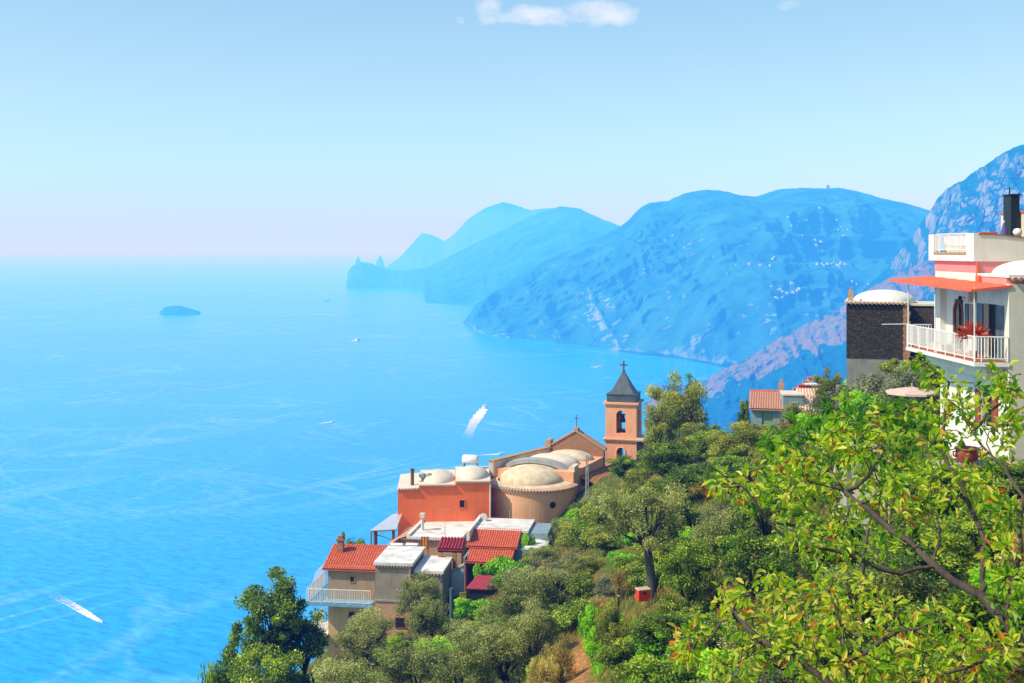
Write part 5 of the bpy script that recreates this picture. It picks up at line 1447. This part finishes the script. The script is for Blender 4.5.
# left group below the red roofed house
plant('tall', 276, 553, 72, 88, 'tall dark green tree with pointed top at the left edge of the hillside')
plant('broad0', 236, 628, 71, 60, 'lower bushy green tree at the far left foot of the tall tree')
plant('broad1', 305, 606, 73, 60, 'dense green tree filling the gap between tall tree and house balcony')
plant('shrub0', 212, 660, 70, 44, 'small outermost shrub at the left edge of the slope')
plant('broad2', 268, 640, 68, 80, 'broad green tree at the bottom left below the tall tree')
plant('olive0', 365, 612, 72, 78, 'rounded green olive in front of the beige house wall')
plant('olive1', 419, 572, 77, 56, 'grey green olive hiding the lower wall of the grey house')
plant('olive2', 430, 594, 70, 58, 'sunlit olive standing left of the utility pole')
plant('broad0', 398, 634, 66, 40, 'small dark leafy tree between two olives below the houses')
plant('olive1', 345, 654, 62, 90, 'pale olive crown cut by the bottom edge left of the pole')
plant('olive0', 420, 646, 58, 96, 'broad olive crown cut by the bottom edge below the pole')
plant('olive2', 482, 612, 57, 86, 'grey olive crown right of the utility pole')
plant('olive0', 520, 572, 62, 80, 'highest of the grey olives below the terrace shelter')
plant('olive1', 556, 566, 64, 74, 'grey olive leaning over the dirt path')
plant('olive2', 505, 624, 52, 96, 'large grey olive in the bottom centre left of the dirt path')
plant('olive0', 534, 606, 52, 66, 'grey olive right beside the dirt path')
plant('olive1', 462, 640, 50, 80, 'silvery olive crown at the bottom below the chair terrace')
plant('olive0', 565, 520, 82, 46, 'small olive right of the white flat roof')
plant('olive2', 578, 536, 76, 52, 'olive on the terrace edge above the path')
plant('olive1', 540, 545, 76, 40, 'dusty olive between vine and path')
# old olive with the leaning trunk
plant('oldolive', 652, 478, 55, 104, 'old leaning olive with thick bare trunk beside the red crate', rot=.4)
# around the tower and up the slope
plant('broad1', 627, 450, 95, 46, 'round dark green tree at the foot of the bell tower')
plant('warm0', 677, 376, 97, 68, 'tall sunlit tree with uneven crown right of the bell tower')
plant('cypress', 691, 365, 101, 20, 'dark narrow treetop behind the sunlit tree by the tower')
plant('warm1', 662, 398, 93, 44, 'lower sunlit tree just right of the tower wall')
plant('warm0', 700, 424, 85, 60, 'olive toned tree below the sunlit tree by the tower')
plant('broad2', 668, 440, 80, 60, 'dark green oak left of the middle of the wooded slope')
plant('broad0', 716, 428, 78, 66, 'dark green oak on the ridge line left of the saddle houses')
plant('warm1', 742, 420, 74, 64, 'sunlit oak on the ridge line just below the saddle houses')
plant('olive1', 612, 486, 78, 50, 'grey olive above the end of the dirt path')
plant('broad1', 690, 462, 68, 72, 'dark green oak in the middle of the wooded slope')
plant('warm0', 642, 470, 74, 46, 'thin sunlit tree behind the old leaning olive')
plant('broad2', 738, 456, 62, 76, 'dark green oak under the saddle houses')
plant('olive2', 716, 500, 52, 74, 'grey tree with bare twigs right of the old olive')
plant('broad0', 766, 470, 52, 70, 'dark leafy tree behind the left tips of the fig')
plant('warm1', 780, 440, 60, 60, 'sunlit tree below the ribbed roof hut')
plant('broad1', 752, 520, 42, 90, 'dark tree behind the fig branches left of centre right')
plant('broad2', 690, 536, 46, 66, 'deep green leafy tree right of the red crate')
plant('broad0', 835, 500, 33, 120, 'dark bushy tree behind the middle of the fig')
plant('broad2', 920, 520, 28, 120, 'dark bushy tree behind the thick fig branches')
plant('olive0', 885, 560, 24, 150, 'shaded green bush under the thick fig branch')
plant('broad1', 985, 500, 30, 110, 'dark tree below the villa front wall')
plant('broad1', 665, 604, 38, 84, 'dark green citrus like tree in front of the red crate')
plant('warm1', 612, 600, 44, 40, 'small yellowish tree behind the thin dark stake')
plant('olive2', 800, 590, 24, 150, 'shaded grey bush low behind the left fig')
# shrubs by the houses
plant('grey0', 868, 366, 68, 74, 'large grey green shrub under the dark stone house')
plant('grey1', 905, 360, 62, 60, 'grey green shrub between stone house and villa balcony')
plant('grey0', 836, 384, 70, 60, 'grey shrub at the left foot of the stone house')
plant('warm0', 828, 370, 80, 34, 'small green tree on the skyline right of the stepped wall')
plant('olive1', 792, 402, 83, 26, 'small grey tree in front of the blue grey house')
plant('shrub1', 745, 398, 92, 16, 'small dark shrub left of the red tiled roof on the saddle')
plant('fresh0', 500, 552, 84, 46, 'bright green vine covered pergola beside the teal doors')
plant('fresh1', 487, 562, 83, 30, 'bright green bush at the left end of the vine')
plant('broad2', 356, 528, 92, 34, 'green tree left of the orange house on the sea side')
plant('broad0', 342, 538, 91, 22, 'small green shrub behind the red roof chimney')
plant('warm0', 660, 452, 88, 34, 'yellowish shrub under the dark retaining wall')
plant('fresh0', 528, 530, 90, 16, 'small plant at the corner of the apse')
# bright terrace and grass bank
for px, yt, d, wpx, lab in ((575, 512, 84, 40, 'bright green terrace crop nearest the apse'), (592, 524, 80, 38, 'bright green terrace crop above the path steps'), (606, 508, 84, 30, 'bright green terrace crop right of the apse'),
                            (618, 520, 80, 24, 'bright green terrace crop left of the old olive crown'), (586, 506, 88, 28, 'highest bright green terrace crop')):
    plant('fresh%d' % (px % 2), px, yt, d, wpx, lab)
for px, yt, d, wpx, lab in ((588, 604, 52, 22, 'uppermost bright tussock along the path edge'), (592, 622, 48, 26, 'second bright tussock down the path edge'), (600, 640, 44, 28, 'third bright tussock down the path edge'), (612, 656, 41, 30, 'lowest bright tussock at the bottom edge'), (632, 650, 41, 34, 'bright bush under the citrus like tree')):
    plant('fresh%d' % (px % 2), px, yt, d, wpx, lab)
for px, yt, d, wpx, lab in ((560, 636, 46, 40, 'rusty dry bush on the left edge of the path'), (545, 652, 43, 40, 'dry bush low left of the path'), (690, 568, 50, 60, 'yellow dry bush right of the old olive trunk'), (712, 580, 47, 50, 'yellow dry bush left of the fig tips'), (622, 566, 58, 30, 'dry bush left of the red crate'), (565, 520, 86, 20, 'rusty dry bush below the church arch'),
                            (985, 540, 34, 90, 'straw coloured dry bush below the villa corner')):
    plant('dry%d' % (px % 2), px, yt, d, wpx, lab)

for px, yt, d, wpx, kd, lab in ((600, 540, 72, 46, 'olive1', 'small olive on the open slope left of the old olive trunk'), (622, 536, 68, 44, 'ygshrub0', 'yellowish shrub between path steps and old olive trunk'), (586, 556, 66, 44, 'warm1', 'low sunlit tree above the dirt path'),
                                (628, 556, 62, 36, 'shrub0', 'dark shrub just behind the red crate'), (606, 574, 60, 40, 'grey1', 'grey shrub beside the clay pots'), (676, 540, 60, 50, 'ygshrub1', 'yellow green shrub right of the old olive trunk'), (640, 520, 66, 40, 'shrub2', 'dark shrub behind the old olive trunk')):
    plant(kd, px, yt, d, wpx, lab)

for px, yt, d, wpx, kd, lab in ((604, 606, 50, 40, 'fresh1', 'broad bright green clump at the top of the grassy bank'), (622, 626, 45, 44, 'ygshrub0', 'yellow green clump in the middle of the grassy bank'), (648, 630, 40, 50, 'fresh0', 'bright leafy clump under the citrus like tree'),
                                (676, 596, 43, 44, 'ygshrub1', 'lime shrub right of the citrus like tree'), (600, 500, 86, 44, 'fresh1', 'bright green vine terrace right under the church arch'), (672, 486, 62, 46, 'ygshrub0', 'sunlit yellow green bush beside the old olive crown')):
    plant(kd, px, yt, d, wpx, lab)

# undergrowth scattered over the whole slope
rng = np.random.default_rng(21)
kinds = ['shrub0', 'shrub1', 'shrub2', 'ygshrub0', 'ygshrub1', 'dry0', 'grey0', 'fresh1', 'fresh0', 'ygshrub1', 'ygshrub0']
GRP = {'shrub': ('dark green shrub of the hillside undergrowth', 'dark green undergrowth shrubs'), 'ygshrub': ('yellow green shrub of the hillside undergrowth', 'yellow green undergrowth shrubs'),
       'dry': ('straw coloured bush of the hillside undergrowth', 'dry undergrowth bushes'), 'grey': ('grey green shrub of the hillside undergrowth', 'grey undergrowth shrubs'), 'fresh': ('bright green shrub of the hillside undergrowth', 'bright undergrowth shrubs')}
cnt = 0; tries = 0; spots = []
BAN = [(-12, 83, 8, 9), (-2, 92, 8, 6), (5, 108, 8, 10), (24, 50, 4.2, 6), (25.5, 81, 4.5, 5), (21.5, 90, 4.5, 5), (-4.5, 80, 3, 3), (1, 101, 5, 5), (6.2, 49.5, 2.6, 6)]
while cnt < 270 and tries < 6000:
    tries += 1
    d = rng.uniform(14, 108) ** 1.0; px = rng.uniform(250, 1050)
    X = (px - 512) / F * d
    if any(abs(X - a) < c and abs(d - b_) < e for a, b_, c, e in BAN): continue
    if d < 52 and seg_dist(np.array([X]), np.array([d]), PATH)[0] < 1.2: continue
    z = ground(X, d)
    py = HZ + (CAMZ - z) / d * F
    if py > 760 or py < 380: continue
    if any((X - a) ** 2 + (d - b_) ** 2 < (1.1 + d * .008) ** 2 for a, b_ in spots): continue
    spots.append((X, d))
    k = kinds[int(rng.integers(len(kinds)))]
    lab, grp = GRP[k.rstrip('0123456789')]
    h = rng.uniform(.7, 1.7) * (.75 + d / 200); wp = rng.uniform(1.6, 3.0) * (.8 + d / 200) / d * F
    plant(k, px, 0, d, wp, lab, grp, x=X, h=h)
    cnt += 1

# grass
def grass(name, n, seed, zone, mat, hmin, hmax, label, wd=.03):
    rng = np.random.default_rng(seed)
    d = rng.uniform(13, 100, n * 3) ; px = rng.uniform(300, 1060, n * 3)
    X = (px - 512) / F * d
    keep = zone(X, d)
    X, d = X[keep][:n], d[keep][:n]
    z = hill(X, d)
    k = 3
    X = np.repeat(X, k) + rng.normal(0, .06, len(X) * k); Y = np.repeat(d, k) + rng.normal(0, .06, len(d) * k); Z = np.repeat(z, k)
    m_ = len(X); hgt = rng.uniform(hmin, hmax, m_)
    D = np.stack([rng.normal(0, .35, m_), rng.normal(0, .35, m_), np.ones(m_)], -1)
    C = np.stack([X, Y, Z + hgt * .42], -1)
    lv = np.clip(.45 + .3 * fbm(X / 3, Y / 3, 0, seed, 3) + rng.normal(0, .13, m_), 0, 1)
    o = leaf_mesh(name, C, D, unit(rng, m_), hgt, wd * rng.uniform(.6, 1.4, m_), lv, mat)
    return tag(o, label, 'grass', kind='stuff')


pd = lambda X, d: seg_dist(X, d, PATH) + np.where(d > 53, 2.0, 0)
grass('dry_grass', 22000, 31, lambda X, d: (pd(X, d) > 1.0) & (fbm(X / 6, d / 6, 0, 55, 3) > -.1), LM['dry'], .18, .55, 'dry straw coloured grass over the open hillside', .035)
grass('green_grass', 20000, 32, lambda X, d: (pd(X, d) > 1.1) & (fbm(X / 6, d / 6, 0, 55, 3) < .08), LM['yellowgreen'], .15, .45, 'short green grass between the hillside shrubs', .035)
grass('bank_grass', 9000, 33, lambda X, d: (pd(X, d) > .7) & (X > 2.2) & (pd(X, d) < 2.4) & (d < 58), LM['fresh'], .2, .55, 'lush bright green grass on the bank right of the dirt path', .035)


# ------------------------------------------------------------------ fig trees in the foreground: grown towards their foliage
def figleaf_mesh(name, C, D, Nn, size, lv, mat, parent):
    half = np.array([(0, 0), (.13, .12), (.20, .30), (.17, .40), (.33, .62), (.27, .78), (.20, 1.02), (0, 1.28)], float)
    n = len(C)
    D = D / (np.linalg.norm(D, axis=1, keepdims=True) + 1e-9)
    S = np.cross(D, Nn); S /= np.linalg.norm(S, axis=1, keepdims=True) + 1e-9
    U = np.cross(S, D)
    vs = []
    hn = len(half)
    for side in (1, -1):
        for x, y in half:
            curl = -.34 * y * y
            vs.append(C + (S * (side * x) + D * y + U * (x * .75 + curl)) * size[:, None])
    V = np.stack(vs, 1).reshape(-1, 3)
    per = 2 * hn
    b0 = (np.arange(n) * per)[:, None]
    f1 = b0 + np.arange(hn)[None, :]; f2 = b0 + hn + np.arange(hn)[::-1][None, :]
    idx = np.concatenate([f1, f2], 1).reshape(-1)
    me = bpy.data.meshes.new(name)
    me.vertices.add(n * per); me.vertices.foreach_set('co', V.reshape(-1).astype(np.float32))
    me.loops.add(len(idx)); me.loops.foreach_set('vertex_index', idx.astype(np.int32))
    me.polygons.add(2 * n); me.polygons.foreach_set('loop_start', np.arange(0, len(idx), hn, dtype=np.int32))
    me.update(calc_edges=True); me.validate()
    at = me.attributes.new('lv', 'FLOAT', 'FACE'); at.data.foreach_set('value', np.repeat(lv, 2).astype(np.float32))
    me.materials.append(mat)
    o = bpy.data.objects.new(name, me); COL.objects.link(o); o.parent = parent
    return o


def grow(name, label, cat, skeleton, zones, seed, mat, leaf=(.10, .17), step=.22, trunk_r=.16, per=(4, 8), stray=.12, kill=.34, gap=None, lvb=.5):
    """skeleton: polylines of (px,py,d); zones: (px,py,rx,ry,d,rd,n)"""
    rng = np.random.default_rng(seed)
    base = P(*skeleton[0][0])
    org = Vector((base.x, base.y, ground(base.x, base.y)))
    nodes = [np.array(base)]; par = [-1]
    def nearest(p): return int(np.argmin([np.sum((q - p) ** 2) for q in nodes]))
    first = True
    for pl_ in skeleton:
        pw = [np.array(P(*q)) for q in pl_]
        cur = 0 if first else nearest(pw[0])
        first = False
        for a, b_ in zip(pw[:-1], pw[1:]):
            L_ = np.linalg.norm(b_ - a); k = max(int(L_ / step), 1)
            for j in range(1, k + 1):
                p = a + (b_ - a) * j / k + rng.normal(0, step * .09, 3)
                nodes.append(p); par.append(cur); cur = len(nodes) - 1
    A = []
    for px, py, rx, ry, d, rd, n in zones:
        u = unit(rng, n) * (rng.uniform(0, 1, n) ** .40)[:, None]
        for q in u:
            dd = d + q[1] * rd
            A.append(np.array(P(px + q[0] * rx, py + q[2] * ry, dd)))
    A = np.array(A)
    NA = np.array(nodes)
    alive = np.ones(len(A), bool)
    nskel = len(nodes)
    for it in range(150):
        NA = np.array(nodes)
        idx = np.where(alive)[0]
        if len(idx) == 0 or len(nodes) > 7000: break
        d2 = ((A[idx][:, None, :] - NA[None]) ** 2).sum(-1)
        nn = d2.argmin(1); dm = np.sqrt(d2[np.arange(len(idx)), nn])
        alive[idx[dm < kill]] = False
        ok = (dm >= kill)
        tgt = {}
        for a, q in zip(idx[ok], nn[ok]): tgt.setdefault(int(q), []).append(a)
        if not tgt: break
        added = 0
        for q, lst in tgt.items():
            v = (A[lst] - NA[q]); v /= np.linalg.norm(v, axis=1, keepdims=True)
            v = v.mean(0) + rng.normal(0, .22, 3) + np.array([0, 0, .05]); l = np.linalg.norm(v)
            if l < .15: continue
            p = NA[q] + v / l * step
            if ((NA - p) ** 2).sum(1).min() < (step * .3) ** 2: continue
            nodes.append(p); par.append(q); added += 1
        if not added: break
    NA = np.array(nodes); n = len(nodes)
    kids = [[] for _ in range(n)]
    for i, q in enumerate(par):
        if q >= 0: kids[q].append(i)
    w_ = np.zeros(n)
    order = list(range(n))[::-1]
    for i in order:
        w_[i] = max(sum(w_[k] for k in kids[i]), 1.0)
    rad = np.maximum(.0055 * w_ ** .5, .006)
    rad = rad * min(1.0, trunk_r / rad.max()) if rad.max() > trunk_r else rad
    root = thing(name, label, cat, org)
    tb = MB()
    started = set()
    # chains
    def chain(i, start):
        pts = [start] if start is not None else []
        while True:
            pts.append(i)
            if not kids[i]: return pts, []
            k = max(kids[i], key=lambda q: w_[q])
            rest = [q for q in kids[i] if q != k]
            pend.extend((q, i) for q in rest)
            i = k
    pend = [(0, None)]
    o_ = np.array(org)
    tb.tube([NA[0] - o_ + np.array([0, 0, -0.0]), np.array([0, 0, -.5])], [rad[0], rad[0] * 1.4], 8) if np.linalg.norm(NA[0] - o_) > .1 else None
    while pend:
        i, s_ = pend.pop()
        pts, _ = chain(i, s_)
        if len(pts) < 2: continue
        rr = [min(rad[q], rad[pts[1]]) if k == 0 and s_ is not None else rad[q] for k, q in enumerate(pts)]
        tb.tube([NA[q] - o_ for q in pts], rr, 7 if rr[0] > .03 else 4, cap=False)
    # leaves on young wood
    Cs = []; Ds = []; lv = []
    for i in range(n):
        if i < 1: continue
        tip = not kids[i]
        if i < nskel and not tip and w_[i] > 14: continue
        if not tip and (w_[i] > 6 or rng.uniform() > .55): continue
        dr = NA[i] - NA[par[i]]; dr /= np.linalg.norm(dr) + 1e-9
        m_ = int(rng.integers(*per)) if tip else int(rng.integers(per[0] // 3, per[1] // 2))
        b0 = np.clip(rng.normal(lvb, .10), .05, .8)
        for k in range(m_):
            s = unit(rng, 1)[0]; s = s - dr * s.dot(dr); s /= np.linalg.norm(s) + 1e-9
            dd = dr * rng.uniform(.1, .9) + s * rng.uniform(.6, 1.2) + np.array([0, 0, rng.uniform(-.5, .25)])
            dd /= np.linalg.norm(dd)
            Cs.append(NA[i] - o_ + dd * rng.uniform(.02, .13) - dr * rng.uniform(-.02, .16)); Ds.append(dd)
            v = b0 + rng.normal(0, .13)
            if rng.uniform() < stray: v = rng.uniform(.84, 1.0)
            lv.append(np.clip(v, 0, 1))
    Cs = np.array(Cs); Ds = np.array(Ds); m_ = len(Cs)
    Nn = unit(rng, m_) * .85 + np.array([-.2, -.1, .75])
    tb.build('trunk', BARKF, root, True)
    figleaf_mesh('crown', Cs, Ds, Nn, rng.uniform(leaf[0], leaf[1], m_), np.array(lv), mat, root)
    print('FIG', name, n, m_)
    return root


grow('fig_tree', 'big fig with thick dark branches crossing the lower right corner', 'fig tree',
     [[(1085, 760, 12.4), (1060, 690, 12.4), (1024, 650, 12.5), (1003, 619, 12.6), (981, 597, 12.8), (955, 578, 13), (937, 567, 13.1)],
      [(937, 567, 13.1), (922, 552, 13.3), (892, 530, 13.6), (863, 506, 14), (844, 493, 14.3), (830, 471, 14.6)],
      [(937, 567, 13.1), (900, 572, 13.0), (855, 558, 13.0), (822, 547, 13.0), (792, 541, 13.1), (763, 515, 13.2), (744, 491, 13.3), (722, 470, 13.4)],
      [(937, 567, 13.1), (940, 537, 13.6), (936, 519, 14)],
      [(981, 597, 12.8), (983, 578, 13.2), (983, 541, 13.6), (974, 513, 14)],
      [(1003, 619, 12.6), (1020, 560, 12.8), (1022, 500, 13.2), (1006, 468, 13.6), (982, 447, 13.9), (971, 431, 14)],
      [(971, 431, 14), (1000, 405, 14.1), (1015, 378, 14.2), (1004, 368, 14.2)],
      [(844, 493, 14.3), (868, 476, 14.4), (880, 455, 14.6)],
      [(974, 513, 14), (952, 470, 14.3), (940, 447, 14.5), (947, 413, 14.6), (949, 384, 14.7), (929, 362, 14.8), (912, 357, 14.9)]],
     [(870, 455, 60, 50, 15.0, 1.0, 340), (800, 480, 50, 40, 14.6, 1.0, 160), (735, 488, 34, 24, 13.6, .6, 80), (955, 400, 34, 26, 14.8, .5, 72), (920, 366, 18, 11, 14.9, .3, 28), (1003, 385, 24, 26, 14.3, .5, 80),
      (1008, 415, 22, 40, 14.0, .7, 100), (968, 425, 30, 30, 14.3, .5, 90), (960, 478, 46, 30, 14.3, .9, 180), (1005, 520, 26, 50, 13.2, .8, 120), (900, 500, 50, 34, 14.3, .8, 160), (830, 545, 60, 24, 13.2, .8, 80), (1010, 600, 24, 40, 12.4, .6, 100), (985, 365, 10, 10, 14.5, .3, 12)],
     301, LM['fig'], (.055, .105), trunk_r=.105, kill=.25, step=.17, per=(12, 22), stray=.09, lvb=.53)
grow('fig_tree', 'low spreading fig with yellow and orange leaves along the bottom edge', 'fig tree',
     [[(860, 840, 10.5), (856, 760, 10.6), (850, 700, 10.8), (848, 660, 11), (840, 630, 11.2)], [(850, 700, 10.8), (800, 660, 11), (760, 640, 11.2), (735, 610, 11.6)], [(848, 660, 11), (900, 630, 11), (950, 620, 11)], [(850, 700, 10.8), (930, 680, 10.6), (1000, 655, 10.5)]],
     [(770, 615, 66, 44, 12, 1.0, 260), (850, 600, 60, 34, 12, .9, 180), (940, 635, 60, 32, 11.2, .8, 180), (900, 668, 90, 26, 10.8, .8, 180), (1000, 660, 36, 30, 10.6, .6, 100), (760, 664, 60, 26, 11, .8, 140), (690, 645, 24, 30, 12.4, .7, 80), (820, 650, 60, 34, 11.2, .8, 140)],
     302, LM['fig'], (.048, .088), step=.16, trunk_r=.05, stray=.13, kill=.23, per=(12, 22), lvb=.57)
grow('climbing_vine', 'bright green climbing vine below the pale parasol', 'vine',
     [[(860, 600, 22), (866, 540, 22), (880, 490, 22.5), (890, 440, 23)], [(866, 540, 22), (820, 490, 23), (800, 440, 24)], [(880, 490, 22.5), (850, 440, 24), (840, 410, 25)]],
     [(900, 420, 26, 32, 23, .8, 160), (862, 446, 36, 40, 23, 1.0, 200), (815, 440, 40, 34, 24, 1.2, 180), (785, 450, 30, 26, 24, 1.0, 100), (850, 410, 30, 20, 24.5, .8, 100), (925, 440, 24, 30, 23, .8, 100)],
     303, LM['vine'], (.10, .19), step=.26, trunk_r=.05, stray=.07, kill=.4, per=(12, 22), lvb=.42)

# red cordyline on the balcony
cy = thing('red_plant', 'rusty red spiky plant in a pot on the villa balcony', 'plant', (X0 - .95, 48.0, CAMZ - 4.6), 0)
MB().lathe([(.001, 0), (.14, 0), (.2, .34), (.17, .34), (.001, .3)], 14).build('pot', M['clay'], cy)
MB().tube([(0, 0, .3), (.02, 0, 1.0)], .03, 6).build('stem', M['wood'], cy)
rg = np.random.default_rng(3); D = unit(rg, 44); D[:, 2] = np.abs(D[:, 2]) * .8 - .15; D /= np.linalg.norm(D, axis=1, keepdims=True)
leaf_mesh('leaves', D * .40 + np.array([.02, 0, 1.0]), D, unit(rg, 44), .78, .2, rg.uniform(0, 1, 44), LM['redleaf'], cy, bend=.15)
# agave at the bottom edge
ag = thing('agave', 'blue green agave rosette at the bottom edge left of the path', 'agave', (P(548, 0, 40).x, 40, ground(P(548, 0, 40).x, 40)), 0)
rg = np.random.default_rng(9); D = unit(rg, 34); D[:, 2] = np.abs(D[:, 2]) + .35; D /= np.linalg.norm(D, axis=1, keepdims=True)
MB().tube([(0, 0, -.2), (0, 0, .3)], .12, 8).build('stem', BARK, ag)
leaf_mesh('leaves', D * .5 + np.array([0, 0, .1]), D, unit(rg, 34), 1.0, .16, rg.uniform(.2, .9, 34), leafmat('agave_leaf', [(0, (.05, .12, .09)), (1, (.16, .26, .18))], .1), ag, bend=.1)
